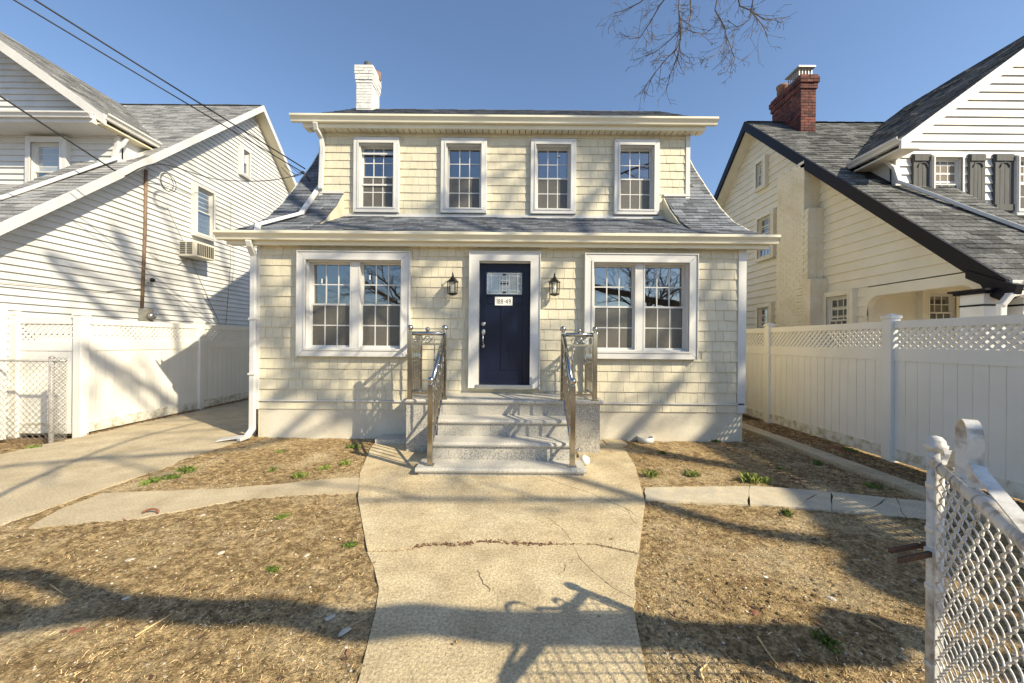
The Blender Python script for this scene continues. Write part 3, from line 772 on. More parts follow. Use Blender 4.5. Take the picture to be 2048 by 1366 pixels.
# house number
sg = MB().box((PY(990, 603, fy).x, fy-.020, PY(1009, 611, fy).z), (PY(1025, 603, fy).x, fy-.0125, PY(1009, 594, fy).z))
sgn = tag(put('number_plate', sg, 'sign_white'), 'small white house number plate reading 188-49 on the navy door', 'number plate')
SEG = {'1': [((.30, .0), (.30, 1.0)), ((.30, .97), (.14, .82))],
       '8': 'ring2', '4': [((.44, 0), (.44, 1.0)), ((.44, 1.0), (.02, .32)), ((.02, .32), (.62, .32))], '-': [((.05, .42), (.45, .42))], '9': 'nine'}
txt = MB(); px0 = PY(990, 603, fy).x+.022; ch_ = .075; pz = PY(1009, 603, fy).z-ch_/2
cwid = {'1': .034, '8': .046, '-': .034, '4': .048, '9': .044}
def arc(cx, cz, rx, rz, a0, a1, n=14): return [(cx+rx*math.cos(a0+(a1-a0)*i/n), cz+rz*math.sin(a0+(a1-a0)*i/n)) for i in range(n+1)]
for c in '188-49':
    s = SEG[c]
    if s == 'ring2': lines = [arc(.3, .74, .22, .23, 0, 2*PI), arc(.3, .26, .26, .26, 0, 2*PI)]
    elif s == 'nine': lines = [arc(.3, .70, .25, .28, 0, 2*PI), arc(.12, .60, .43, .60, .17, -1.3)]
    else: lines = [list(a) for a in s]
    for ln in lines:
        P_ = [Vector((px0+a*ch_*.72, fy-.0215, pz+b*ch_)) for a, b in ln]
        txt.strip(P_, (0, .002, 0), .0085)
    px0 += cwid[c]
put('house_number', txt, 'sign_ink', sgn)

# ------------------------------------------------------------------ granite steps
CXS = -.12
LZ = EYE-.848                                       # landing top
st = thing('granite_steps', 'speckled grey granite front steps with wide landing below the navy door', 'steps', (CXS, 5.4, 0))
LY = 5.55
def nosed(x0, x1, y0, y1, z1, t=.055, mat='granite_top'):
    b = .022; prof = [(y1, z1-t), (y1, z1), (y0+b, z1), (y0+b*.3, z1-b*.35), (y0, z1-t*.5), (y0+b*.3, z1-t+b*.35), (y0+b, z1-t)]
    return MB().prism([Vector((x0, p, z)) for p, z in prof], (x1-x0, 0, 0))
lw = 1.45
put('landing_slab', nosed(CXS-lw, CXS+lw, LY, WY-.03, LZ), 'granite_top', st)
bw = lw-.04
for s0, s1 in ((-bw, -.89), (.89, bw)):
    put('side_panel', MB().box((CXS+s0, LY+.04, .0), (CXS+s1, WY-.02, LZ-.056)), 'granite', st)
TR = .33; RI = .223; sw = .885
for i in range(3):
    zt_ = LZ-RI*(i+1); y0 = LY-TR*(i+1); w_ = sw if i < 2 else .99
    nx_ = y0+TR+.03
    put('tread', nosed(CXS-w_-.03, CXS+w_+.03, y0, nx_+.02, zt_), 'granite_top', st)
    # riser above this tread
    split_ = CXS-w_+[.5, .72, .31][i]
    zr1 = zt_+RI-.056; ry = LY+.035-TR*i
    put('riser', MB().box((CXS-.885, ry, zt_+.001), (split_, ry+.05, zr1)), 'granite', st)
    put('riser', MB().box((split_+.003, ry+.001, zt_+.001), (CXS+.885, ry+.05, zr1)), 'granite', st)
    # infill under the tread
    put('step_side', MB().box((CXS-w_, y0+.06 if i < 2 else y0+.09, 0), (CXS+w_, nx_+.06, zt_-.056)), 'granite', st)
zb = LZ-RI*3-.056
ry = LY-TR*3+.03
for a, b in ((-.99, -.42), (-.417, .28), (.283, .99)):
    put('riser', MB().box((CXS+a, ry, .0), (CXS+b, ry+.055, zb)), 'granite', st)
# railings
def railing(sg, label):
    xa = CXS-.017+sg*1.35; xb = CXS+sg*.865; xc = CXS+sg*.865
    ya = LY+.06; yb = LY+.06; yc = LY-TR*3+.12
    t = thing('stair_railing', label, 'railing', (xb, yb, LZ), 'polished railings of the front steps')
    zc = LZ-3*RI; H = .985
    def post(x, y, z, h, nm='post'):
        o = bev(put(nm, MB().box((x-.032, y-.032, z), (x+.032, y+.032, z+h)), 'steel', t), .005)
        put('base_collar', MB().box((x-.05, y-.05, z), (x+.05, y+.05, z+.012)), 'steel', o)
        put('ball_finial', smooth(MB().ball((x, y, z+h+.052), .044)), 'steel', o)
        put('finial_neck', smooth(MB().lathe((x, y, z+h), [(.03, 0), (.016, .008), (.02, .016)], 12)), 'steel', o)
        return o
    post(xa, ya, LZ, H); post(xb, yb, LZ, H); post(xc, yc, zc, H)
    yw = WY-.07
    def run(p, q, drops, nb, ring=True, ball=False):
        p = Vector(p); q = Vector(q)
        put('handrail', smooth(MB().tube([p, q], .030, 12)), 'steel', t)
        d1, d2 = drops
        r1 = put('rail_bar', MB().bar(p-Z_*d1, q-Z_*d1, .025, .03), 'steel', t)
        r2 = put('rail_bar', MB().bar(p-Z_*d2, q-Z_*d2, .025, .03), 'steel', t)
        for k in range(nb):
            c = p.lerp(q, (k+.7)/(nb+.4))
            b = MB(); zt0, zb0 = c.z-d1, c.z-d2; n = 22; prof = []
            for i in range(n+1):
                f = i/n; prof.append((.009+(.006*abs(math.sin(f*PI*9)) if .25 < f < .75 else 0), (zb0-zt0)*(1-f)))
            b.lathe((c.x, c.y, zt0), prof, 6); put('baluster', smooth(b), 'steel', t)
        if ring:
            c = p.lerp(q, .5)-Z_*(d1/2+.012); ax = (q-p).normalized(); up = Vector((0, 0, 1)); rr = d1/2-.028
            b = MB(); b.smooth = True
            b.tube([c+(ax*math.cos(a)+up*math.sin(a))*rr for a in [2*PI*i/20 for i in range(21)]], .009, 6)
            for a in (PI/4, 3*PI/4): b.tube([c-(ax*math.cos(a)+up*math.sin(a))*rr, c+(ax*math.cos(a)+up*math.sin(a))*rr], .006, 6)
            put('rosette', b, 'steel', t)
            for e in (-1, 1):
                b = MB(); b.smooth = True; c2 = c+ax*e*rr*1.75
                b.tube([c2+(ax*math.cos(a)*.55+up*math.sin(a))*rr*.8 for a in [2*PI*i/14 for i in range(15)]], .006, 6)
                put('oval_ring', b, 'steel', t)
        if ball:
            c = p.lerp(q, .5); put('ball_finial', smooth(MB().ball(c+Z_*.06, .034)), 'steel', t)
    zr = LZ+H-.03
    run((xa, ya, zr), (xb, yb, zr), (.155, .875), 2, ball=True)
    run((xa, ya, zr), (xa, yw, zr), (.155, .875), 6)
    run((xb, yb, zr), (xc, yc, zc+H-.03), (.155, .80), 7)
    put('wall_post', MB().box((xa-.02, yw-.02, LZ), (xa+.02, yw+.02, LZ+H)), 'steel', t)
railing(-1, 'polished steel railing with ball finials on the driveway side of the steps')
railing(1, 'polished steel railing with ball finials on the gate side of the steps')
# lanterns
def lantern(px, py, label):
    c = PY(px, py, WY-.15); t = thing('wall_lantern', label, 'lantern', (c.x, WY, c.z-.15), 'black carriage lanterns beside the door')
    x, y, z = c
    put('back_plate', smooth(MB().lathe((0, 0, 0), [(.05, 0), (.05, .01), (.03, .02)], 14)), 'black_metal', t)
    bp = t.children[0]; bp.data.transform(Matrix.Translation((x, WY-.022, z+.11)) @ Matrix.Rotation(PI/2, 4, 'X'))
    arm = [(x, WY-.03, z+.11), (x, WY-.06, z+.17), (x, WY-.10, z+.20), (x, y, z+.185), (x, y, z+.15)]
    put('arm', smooth(MB().tube(arm, .009, 8)), 'black_metal', t)
    put('finial', smooth(MB().lathe((x, y, z+.14), [(.012, 0), (.02, .015), (.008, .03), (.012, .05), (.003, .09)], 10)), 'black_metal', t)
    put('cap', MB().lathe((x, y, z), [(.098, .062), (.098, .070), (.07, .095), (.045, .115), (.03, .145), (.012, .15)], 6), 'black_metal', t)
    put('base', MB().lathe((x, y, z), [(.02, -.155), (.05, -.145), (.082, -.132), (.082, -.118), (.06, -.112)], 6), 'black_metal', t)
    for k in range(6):
        a = 2*PI*k/6
        put('cage_bar', MB().tube([(x+.072*math.cos(a), y+.072*math.sin(a), z-.12), (x+.085*math.cos(a), y+.085*math.sin(a), z+.066)], .0065, 5), 'black_metal', t)
    put('glass', MB().lathe((x, y, z), [(.066, -.115), (.078, .062)], 6), 'lamp_glass', t)
    put('bulb', smooth(MB().lathe((x, y, z-.03), [(.012, -.07), (.012, -.03), (.026, .0), (.028, .02), (.015, .05), (.002, .065)], 10)), 'sign_white', t)
lantern(905, 572, 'black carriage lantern on the wall left of the navy door')
lantern(1109, 573, 'black carriage lantern on the wall right of the navy door')

# ------------------------------------------------------------------ neighbour houses (gable end towards the cream house)
def planks(parent, P, N, rows, z0, expo, ext, mat, cuts=None, th=.034, name='plank'):
    """rows of lap siding; ext(z)->(u0,u1) ; cuts(z0,z1)->list of (a,b) to leave out"""
    z = z0
    for _ in range(rows):
        a0, b0 = ext(z); a1, b1 = ext(z+expo)
        if b0-a0 < .08: break
        if b1 < a1: a1 = b1 = (a1+b1)/2
        segs = [(a0, b0, a1, b1)]
        for (c, d) in (cuts(z, z+expo) if cuts else []):
            out = []
            for (p, q, r, s) in segs:
                if d <= p or c >= q: out.append((p, q, r, s)); continue
                if c > p+.02: out.append((p, c, r, min(c, s)))
                if d < q-.02: out.append((d, q, max(d, r), s))
            segs = out
        for (p, q, r, s) in segs:
            m = MB(); n = N
            vs = [P(p, 0, z), P(q, 0, z), P(s, 0, z+expo), P(r, 0, z+expo), P(p, th, z), P(q, th, z), P(s, .004, z+expo+.004), P(r, .004, z+expo+.004)]
            m.add(vs, [(4, 5, 6, 7), (0, 1, 5, 4), (1, 2, 6, 5), (3, 0, 4, 7), (2, 3, 7, 6)])
            put(name, m, mat, parent)
        z += expo
def neighbour(sg, c):
    t = thing(c['name'], c['label'], 'house', (c['Xw']+sg*3, 10, 0))
    Xw, Xr = c['Xw'], c['Xr']; Yp, Zp = c['peak']; sl = c['slope']; Ye = c['Ye']; back = 2*Yp-Ye-1.0
    zr = lambda y: Zp-sl*abs(Yp-y)
    N = Vector((-sg, 0, 0)); Pw = lambda u, n, z: Vector((Xw-sg*n, u, z))
    # gable wall (backing) and planks
    yf = c['Yf']; yb = 2*Yp-yf-.5
    m = MB(); off = (sg*.15, 0, 0)
    pf = c.get('porch')
    y_lo = pf['y1']+.03 if pf else yf
    body = [(y_lo, 0), (y_lo, zr(y_lo)-.2), (Yp, Zp-.2), (yb, zr(yb)-.2), (yb, 0)]
    m.prism([Vector((Xw, p, z)) for p, z in body], off)
    wall = put('wall', m, c['side'], t)
    ext = lambda z: (max(yf, Yp-(Zp-.15-z)/sl), min(yb, Yp+(Zp-.15-z)/sl))
    cuts = None
    if pf:
        def cuts(a, b):
            if b <= pf['z0'] or a >= pf['zt']: return []
            return [(pf['y0'], pf['y1'])]
    planks(wall, Pw, N, 90, .3, c['expo'], ext, c['side'], cuts)
    # roof: near slope strip next to the rake, lower middle roof, back slope
    Xd = c['Xd']; Yd = c['Yd']; Xs = Xd+sg*c['strip']; far = Xw+sg*7.5
    deck = MB(); tb = MB()
    up = [(Ye, zr(Ye)), (Yp, Zp)]; bk = [(Yp, Zp), (back, zr(back))]
    lo_ = min(Xr, far); hi_ = max(Xr, far)
    low = [(Ye, zr(Ye)), (Yd, zr(Ye)+c['lowslope']*(Yd-Ye))]
    a, b = sorted((Xr, Xs)); a2, b2 = sorted((Xs, far)); a3, b3 = sorted((Xr, Xd))
    below = [(Ye, zr(Ye)), (Yd, zr(Yd))]; above = [(Yd, zr(Yd)), (Yp, Zp)]
    sheet(deck, below, a, b, .10); sheet(deck, low, a2, b2, .10); sheet(deck, above, lo_, hi_, .10); sheet(deck, bk, lo_, hi_, .10)
    roof = put('roof', deck, c['trim'], t)
    roof_tabs(tb, below, a, b, posX); roof_tabs(tb, low, a2, b2, posX)
    # gable roof of the front wing
    Xe, Ze, gs, Xc, Yg = c['Xe'], c['Ze'], c['gs'], c['Xc'], c['Yg']
    gprof = [(Xe, Ze), (Xc, Ze+gs*abs(Xc-Xe))]; gz = lambda x: Ze+gs*abs(x-Xe)
    Ymain = lambda z: Yp-(Zp-z)/sl
    inwing = lambda x, y: (sg*(x-Xe) > 0) and gz(x) > zr(y)+.02
    roof_tabs(tb, above, lo_, hi_, posX, keep=lambda a_, p, z: not inwing(a_, p))
    roof_tabs(tb, gprof, Yg, Yp, posY, keep=lambda a_, p, z: a_ < Yp-.1 and z > zr(a_)-.10)
    gd = MB()
    for k in range(12):
        xa = Xe+(Xc-Xe)*k/12; xb = Xe+(Xc-Xe)*(k+1)/12
        ya, yb_ = min(Ymain(gz(xa)), Yp), min(Ymain(gz(xb)), Yp)
        gd.prism([Vector((xa, Yg, gz(xa))), Vector((xb, Yg, gz(xb))), Vector((xb, yb_, gz(xb))), Vector((xa, ya, gz(xa)))], (0, 0, -.07))
    put('wing_roof', gd, 'roof_deck', t)
    stuff(put('shingles', tb, c['roof'], roof))
    # ridge cap
    stuff(put('ridge_cap', roof_tabs(MB(), [(Yp-.09, Zp-.03), (Yp, Zp+.035), (Yp+.09, Zp-.03)], lo_, hi_, posX, wmin=.2, wmax=.3), c['roof'], roof))
    # rake boards
    rw = c['rake_w']
    for (p0, z0), (p1, z1) in ((up[0], up[1]), (bk[0], bk[1])):
        put('rake_board', MB().prism([Vector((Xr-sg*.03, p0, z0+.015)), Vector((Xr-sg*.03, p1, z1+.015)), Vector((Xr-sg*.03, p1, z1-rw)), Vector((Xr-sg*.03, p0, z0-rw))], (sg*.05, 0, 0)), c['rake'], t)
        put('rake_soffit', MB().prism([Vector((Xr+sg*.02, p0, z0-rw*.8)), Vector((Xr+sg*.02, p1, z1-rw*.8)), Vector((Xr+sg*.02, p1, z1-rw*.8-.02)), Vector((Xr+sg*.02, p0, z0-rw*.8-.02))], ((Xw-Xr)-sg*.02, 0, 0)), c['soffit'], t)
    # front wing wall with planks
    Pf = lambda u, n, z: Vector((u, Yd-n, z)); fa, fb = sorted((Xd, Xc+ (Xc-Xd)))
    zb = low[1][1]-.3
    wallz = lambda x: min(gz(x), gz(2*Xc-x) if sg*(x-Xc) > 0 else 99)-.12
    ztop = Ze+gs*abs(Xc-Xe)-.2
    m = MB(); m.prism([Vector((Xd, Yd, zb)), Vector((Xc, Yd, zb)), Vector((Xc, Yd, ztop)), Vector((Xd, Yd, gz(Xd)-.1))], (0, .12, 0))
    fw = put('wing_wall', m, c['front'], t)
    m = MB(); m.prism([Vector((Xd, Yd, zb)), Vector((Xd, Yd, gz(Xd)-.1)), Vector((Xd, Ymain(gz(Xd))+.2, gz(Xd)-.1)), Vector((Xd, Yd+.3, zb))], (sg*.1, 0, 0))
    ck_ = put('wing_side_wall', m, c['front'], t)
    def ext2(z):
        x_hi = Xd if z < gz(Xd)-.1 else Xe+sg*(z+.1-Ze)/gs
        return (x_hi, Xc) if sg > 0 else (Xc, x_hi)
    planks(fw, Pf, NF, 60, zb, c['fexpo'], ext2, c['front'], None)
    Ps = lambda u, n, z: Vector((Xd-sg*n, u, z))
    planks(ck_, Ps, N, 40, zb+.2, c['fexpo'], lambda z: (Yd, max(Yd, min(Ymain(gz(Xd)), Ymain(z)+.1))) if z+c['fexpo'] < gz(Xd)-.05 else (0, 0), c['front'], None)
    bev(put('corner_post', MB().box((Xd-.04, Yd-.035, zb), (Xd+.04, Yd+.05, gz(Xd)-.12)), c['front'], t), .004)
    # wing rake board, soffit, gutter
    put('wing_rake_board', MB().prism([Vector((Xe-sg*.05, Yg-.02, Ze-.03)), Vector((Xc, Yg-.02, Ze+gs*abs(Xc-Xe)+.01)), Vector((Xc, Yg-.02, Ze+gs*abs(Xc-Xe)-.20)), Vector((Xe-sg*.05, Yg-.02, Ze-.22))], (0, .05, 0)), c['grake'], t)
    put('wing_soffit', MB().prism([Vector((Xe, Yg+.03, Ze-.16)), Vector((Xc, Yg+.03, Ze+gs*abs(Xc-Xe)-.16)), Vector((Xc, Yg+.03, Ze+gs*abs(Xc-Xe)-.18)), Vector((Xe, Yg+.03, Ze-.18))], (0, Yd-Yg-.03, 0)), c['soffit'], t)
    put('eave_soffit', MB().box((Xe-sg*.02, Yg, Ze-.20), (Xd, Ymain(Ze), Ze-.17)), c['soffit'], t)
    gutter('gutter', Yg, Ymain(Ze)-.1, Xe-sg*.0, Ze+.02, 'white_trim', t, sgn=-sg, axis='Y', w=.12, h=.12)
    # house front, behind the porch or below the roof
    m = MB().box((Xw+sg*.03, Yd, 0), (Xw+sg*7.5, Yd+.15, low[1][1]-.15)); put('front_wall', m, c['side'], t)
    m = MB()
    for k in range(int((low[1][1]-.3)/c['expo'])):
        z = .2+k*c['expo']; m.prism([Vector((Xw+sg*.15, Yd-.02, z)), Vector((Xw+sg*.15, Yd-.004, z+c['expo'])), Vector((Xw+sg*.15, Yd, z+c['expo'])), Vector((Xw+sg*.15, Yd, z))], (sg*7, 0, 0))
    put('front_planks', m, c['side'], t)
    # cheek where the strip of roof stands above the middle roof
    put('roof_wedge_cheek', MB().prism([Vector((Xs, Ye, zr(Ye)-.05)), Vector((Xs, Yd, low[1][1]-.05)), Vector((Xs, Yd, zr(Yd)-.02)), Vector((Xs, Ye, zr(Ye)-.02))], (-sg*.03, 0, 0)), c['front'], t)
    # eave trim of the porch roof
    put('porch_fascia', MB().box((Xr, Ye-.03, zr(Ye)-.20), (far, Ye+.03, zr(Ye)-.01)), 'white_trim', t)
    gutter('gutter', min(Xr, far), max(Xr, far), Ye-.035, zr(Ye)+.0, 'white_trim', t)
    return t, Pw, N, zr
# left, white
LH, PwL, NL, zrL = neighbour(-1, dict(name='white_house', label='white clapboard neighbour house with grey roof, beyond the white fence by the driveway',
    Xw=-8.35, Xr=-8.0, peak=(12.24, EYE+7.44), slope=.908, Ye=5.2, Yf=6.2, Xd=-8.46, Yd=8.2, strip=.75, lowslope=.74, Xe=-8.30, Ze=EYE+4.52, gs=.70, Xc=-12.2, Yg=7.75,
    side='white_siding', front='white_siding', expo=.127, fexpo=.13, roof='roof_left', trim='white_trim', rake='white_trim', rake_w=.17, grake='white_trim', soffit='cream_trim'))
# pent return across the gable
zp0 = EYE+4.30
m = MB().box((-8.42, 7.66, zp0), (-12.2, 8.2, zp0+.16)); put('pent_cornice', m, 'white_trim', LH)
pt = MB(); roof_tabs(pt, [(7.66, zp0+.17), (8.2, zp0+.40)], -12.2, -8.45, posX)
sheet(pt, [(7.66, zp0+.165), (8.2, zp0+.395)], -12.2, -8.45, .03)
stuff(put('pent_shingles', pt, 'roof_left', LH))
gutter('gutter', -12.2, -8.4, 7.66, zp0+.17, 'white_trim', LH, w=.10, h=.10)
# windows of the side wall and wing
UL = Vector((0, 1, 0))
def side_win(root, X, N, x0, x1, yt, yb, **k):
    p = PX(x0, yt, X); q = PX(x1, yb, X); ym = (p.y+q.y)/2; u_, vt = uv((x0+x1)/2, yt); u_, vb = uv((x0+x1)/2, yb)
    zt_, zb_ = EYE-vt*ym, EYE-vb*ym; ya, yb2 = sorted((p.y, q.y))
    U = Vector((0, 1, 0)) if N.x > 0 else Vector((0, -1, 0))
    return window(root, Vector((X, ya if N.x > 0 else yb2, zb_)), U, N, yb2-ya, zt_-zb_, **k), ya, yb2, zb_, zt_
kw = dict(casing=.08, sill=.07, depth=.125, recess=-.075, room=False)
BACKS = []
def back_panel(root, N, X, ya, yb, za, zb, mat='interior'):
    x0 = X+N.x*.0238; put('window_backing', MB().box((x0, ya+.02, za+.02), (x0+N.x*.002, yb-.02, zb-.02)), mat, root)
for x0, x1, yt, yb_, cu in ((386, 418, 380, 472, True), (479, 491, 302, 350, True)):
    w_, ya, yb2, za, zb2 = side_win(LH, -8.35, NL, x0, x1, yt, yb_, cols=1, rows=1, curtain=False, screen=False, **kw)
    back_panel(LH, NL, -8.35, ya, yb2, za, zb2, 'curtain')
p0 = PY(76, 290, 8.2); p1 = PY(133, 405, 8.2)
window(LH, Vector((p0.x, 8.2, p1.z)), X_, NF, p1.x-p0.x, p0.z-p1.z, cols=1, rows=1, casing=.12, sill=.1, depth=.13, recess=-.075, room=False, screen=False)
put('window_backing', MB().box((p0.x+.02, 8.172, p1.z), (p1.x-.02, 8.174, p0.z)), 'curtain', LH)
# downspout over its roof
def roofpt(X, y, zf, lift=.06): return Vector((X, y, zf(y)+lift))
downspout([PX(255, 273, -8.36), PX(245, 292, -8.40)+Vector((.02, -.03, 0)), Vector((-8.40, 8.12, zrL(8.12)+.3)), roofpt(-8.42, 8.10, zrL, .1), roofpt(-8.75, 7.0, zrL), roofpt(-8.95, 6.2, zrL), roofpt(-9.1, 5.4, zrL)], LH, w=.10)
# conduit, meter, camera, cables
cd = thing('electric_meter', 'grey electric meter with brown conduit on the white clapboard wall', 'meter', (-8.3, 8.75, 2.3))
pm0 = PX(292, 340, -8.30); pm1 = PX(284, 616, -8.30)
put('conduit', smooth(MB().tube([pm0, pm0.lerp(pm1, .4)+Vector((0, .02, 0)), pm1], .032, 10)), 'conduit', cd)
mz = PX(288, 632, -8.30)
put('meter_box', MB().box((-8.33, mz.y-.11, mz.z-.17), (-8.19, mz.y+.11, mz.z+.15)), 'meter_grey', cd)
gl = smooth(MB().lathe((0, 0, 0), [(.08, 0), (.08, .07), (.06, .10), (.001, .105)], 16)).mesh('meter_glass')
gl.transform(Matrix.Translation((-8.19, mz.y+.02, mz.z)) @ Matrix.Rotation(PI/2, 4, 'Y')); put('meter_glass', gl, 'satin_steel', cd)
sc = thing('security_camera', 'small white dome camera beside the brown conduit', 'camera', PX(299, 560, -8.30))
pc = PX(299, 560, -8.30)
put('mount', MB().box((-8.33, pc.y-.05, pc.z-.06), (-8.27, pc.y+.05, pc.z+.06)), 'white_trim', sc); put('dome', smooth(MB().ball((-8.23, pc.y, pc.z), .05)), 'black_metal', sc)
# window air conditioner
ac = thing('window_air_conditioner', 'cream air conditioner jutting out under the neighbour window', 'air conditioner', PX(400, 515, -8.2))
q0 = PX(390, 482, -7.92); q1 = PX(438, 512, -7.92)
A0, A1, B0, B1 = q0.y, q0.y+.62, PX(390, 512, -7.92).z, q0.z
bev(put('housing', MB().box((-8.33, A0, B0), (-7.90, A1, B1)), 'ac_plastic', ac), .012)
m = MB()
for i in range(9): m.box((-7.902, A0+.05+i*.06, B0+.04), (-7.893, A0+.05+i*.06+.038, B1-.04))
put('rear_grille', m, 'dark_vent', ac)
for a in (-8.29, -8.12):
    m = MB()
    for i in range(6): m.box((a, A0-.006, B0+.06+i*.05), (a+.13, A0+.002, B0+.09+i*.05))
    put('side_louvre', m, 'dark_vent', ac)
for i, (pts, lab) in enumerate((
    ([(0, 1000), ], ''),
    ([PX(335, 415, -8.31), PX(375, 500, -8.31), PX(400, 560, -8.31), PX(440, 648, -8.31)], 'thin grey cable hanging diagonally across the white clapboard wall'),
    ([PX(462, 405, -8.31), PX(461, 530, -8.31), PX(452, 648, -8.31)], 'thin dark cable running straight down the clapboard wall near the cream house'),
    ([PX(296, 505, -8.30), PX(325, 525, -8.30), PX(355, 530, -8.30), PX(375, 518, -8.30), PX(462, 535, -8.31)], 'drooping loop of grey cable beside the brown conduit'),
    ([PX(0, 565, -8.30), PX(120, 575, -8.30), PX(210, 583, -8.30), PX(284, 577, -8.30)], 'thin cable running level along the clapboards to the conduit'))):
    if lab: tag(put('cable', smooth(MB().tube(pts, .006, 5)), 'meter_grey'), lab, 'cable')

# right, cream with black trim
RH, PwR, NR, zrR = neighbour(1, dict(name='black_trimmed_house', label='cream neighbour house with black rakes, brick chimney and shuttered gable', porch=dict(y0=5.75, y1=7.55, z0=1.0, zt=EYE+1.02),
    Xw=7.0, Xr=6.65, peak=(11.04, EYE+6.37), slope=.932, Ye=5.15, Yf=5.5, Xd=7.57, Yd=7.6, strip=1.05, lowslope=.665, Xe=7.25, Ze=EYE+3.86, gs=.75, Xc=11.2, Yg=7.15,
    side='cream_siding', front='white_siding', expo=.19, fexpo=.165, roof='roof_right', trim='black_trim', rake='black_trim', rake_w=.26, grake='white_trim', soffit='cream_siding'))
# arched head of the porch opening
zt_ = EYE+1.02; pts = [(5.62, zt_+.10), (7.62, zt_+.10), (7.62, zt_-.55)]
arcp = [(7.55, zt_-.55), (7.55, zt_-.30)]+[(7.30+.25*math.cos(a), zt_-.30+.22*math.sin(a)) for a in [PI/2*i/8 for i in range(1, 9)]]
arcp += [(6.0-.25*math.sin(a), zt_-.36+.28*math.cos(a)) for a in [PI/2*i/8 for i in range(0, 9)]]+[(5.75, zt_-.55), (5.62, zt_-.55)]
put('porch_arch', MB().prism([Vector((6.972, p, z)) for p, z in pts+arcp], (.14, 0, 0)), 'cream_siding', RH)
put('porch_ceiling', MB().box((7.1, 5.80, zt_+.09), (14, 7.58, zt_+.12)), 'cream_siding', RH)
put('porch_floor', MB().box((6.98, 5.2, -.1), (14, 7.58, .55)), 'concrete_drive', RH)
put('porch_half_wall', MB().box((7.0, 5.62, .5), (7.12, 7.6, 1.0)), 'cream_siding', RH)
for cx_, cy_ in ((PY(1963, 600, 5.45).x, 5.45), (PY(2040, 600, 5.40).x, 5.40)):
    zt_ = EYE+.72
    m = MB().box((cx_-.14, cy_-.14, .5), (cx_+.14, cy_+.14, zt_+.02)); col = put('porch_column', m, 'white_siding', RH)
    m = MB()
    for dz, e, h in ((-.0, .19, .035), (.036, .23, .03)): m.box((cx_-e, cy_-e, zt_+dz), (cx_+e, cy_+e, zt_+dz+h))
    m.box((cx_-.148, cy_-.148, zt_-.17), (cx_+.148, cy_+.148, zt_-.145)); put('column_cap', m, 'black_trim', col)
put('porch_beam', MB().box((6.97, 5.40, EYE+.80), (14, 5.62, EYE+1.0)), 'cream_siding', RH)
# curled tail of the black rake
ta = [(5.15, EYE+.86), (5.60, EYE+1.10), (5.60, EYE+.98), (5.42, EYE+.86), (5.34, EYE+.70), (5.18, EYE+.60), (5.06, EYE+.66), (5.02, EYE+.80)]
put('rake_tail', MB().prism([Vector((6.60, p, z)) for p, z in ta], (.1, 0, 0)), 'black_trim', RH)
# windows on the shaded side wall
for x0, x1, yt, yb_ in ((1521, 1533, 325, 374), (1524, 1549, 434, 514), (1524, 1545, 615, 690), (1664, 1706, 592, 690)):
    w_, ya, yb2, za, zb2 = side_win(RH, 7.0, NR, x0, x1, yt, yb_, cols=3 if x0 > 1520 else 2, rows=2, screen=False, casing=.11, sill=.08, depth=.125, recess=-.075, room=False, cmat='cream_siding')
    back_panel(RH, NR, 7.0, ya, yb2, za, zb2)
# porch window and gable windows with shutters
p0 = PY(1846, 588, 7.6); p1 = PY(1898, 665, 7.6)
window(RH, Vector((p0.x, 7.6, p1.z)), X_, NF, p1.x-p0.x, p0.z-p1.z, cols=3, rows=2, casing=.13, depth=.12, recess=-.075, room=False, screen=False, cmat='cream_siding')
put('window_backing', MB().box((p0.x+.02, 7.572, p1.z), (p1.x-.02, 7.574, p0.z)), 'interior', RH)
for a, b in ((1857, 1910), (2024, 2077)):
    p0 = PY(a, 320, 7.6); p1 = PY(b, 425, 7.6)
    window(RH, Vector((p0.x, 7.6, p1.z)), X_, NF, p1.x-p0.x, p0.z-p1.z, cols=3, rows=2, casing=.05, depth=.12, recess=-.07, room=False)
    put('window_backing', MB().box((p0.x+.02, 7.572, p1.z), (p1.x-.02, 7.574, p0.z)), 'interior', RH)
for a, b in ((1820, 1855), (1932, 1962), (1982, 2019)):
    p0 = PY(a, 310, 7.6); p1 = PY(b, 427, 7.6); x0, x1, z0_, z1_ = p0.x, p1.x, p1.z, p0.z
    s = put('shutter', MB().box((x0, 7.545, z0_), (x1, 7.585, z1_)), 'shutter', RH); n = 4
    for k in range(n):
        xa_ = x0+(x1-x0)*k/n; put('board', MB().box((xa_+.004, 7.53, z0_+.01), (xa_+(x1-x0)/n-.004, 7.546, z1_-.01)), 'shutter', s)
    for zz in (z0_+.03, z1_-.15): put('batten', MB().box((x0+.01, 7.51, zz), (x1-.01, 7.531, zz+.12)), 'shutter', s)
    m = MB(); c = ((x0+x1)/2, 7.522, z1_-.27); m.strip([(c[0]+.09*math.cos(q), c[1], c[2]+.09*math.sin(q)) for q in [PI*i/10 for i in range(11)]], (0, .02, 0), .012)
    put('carved_arch', m, 'shutter', s)
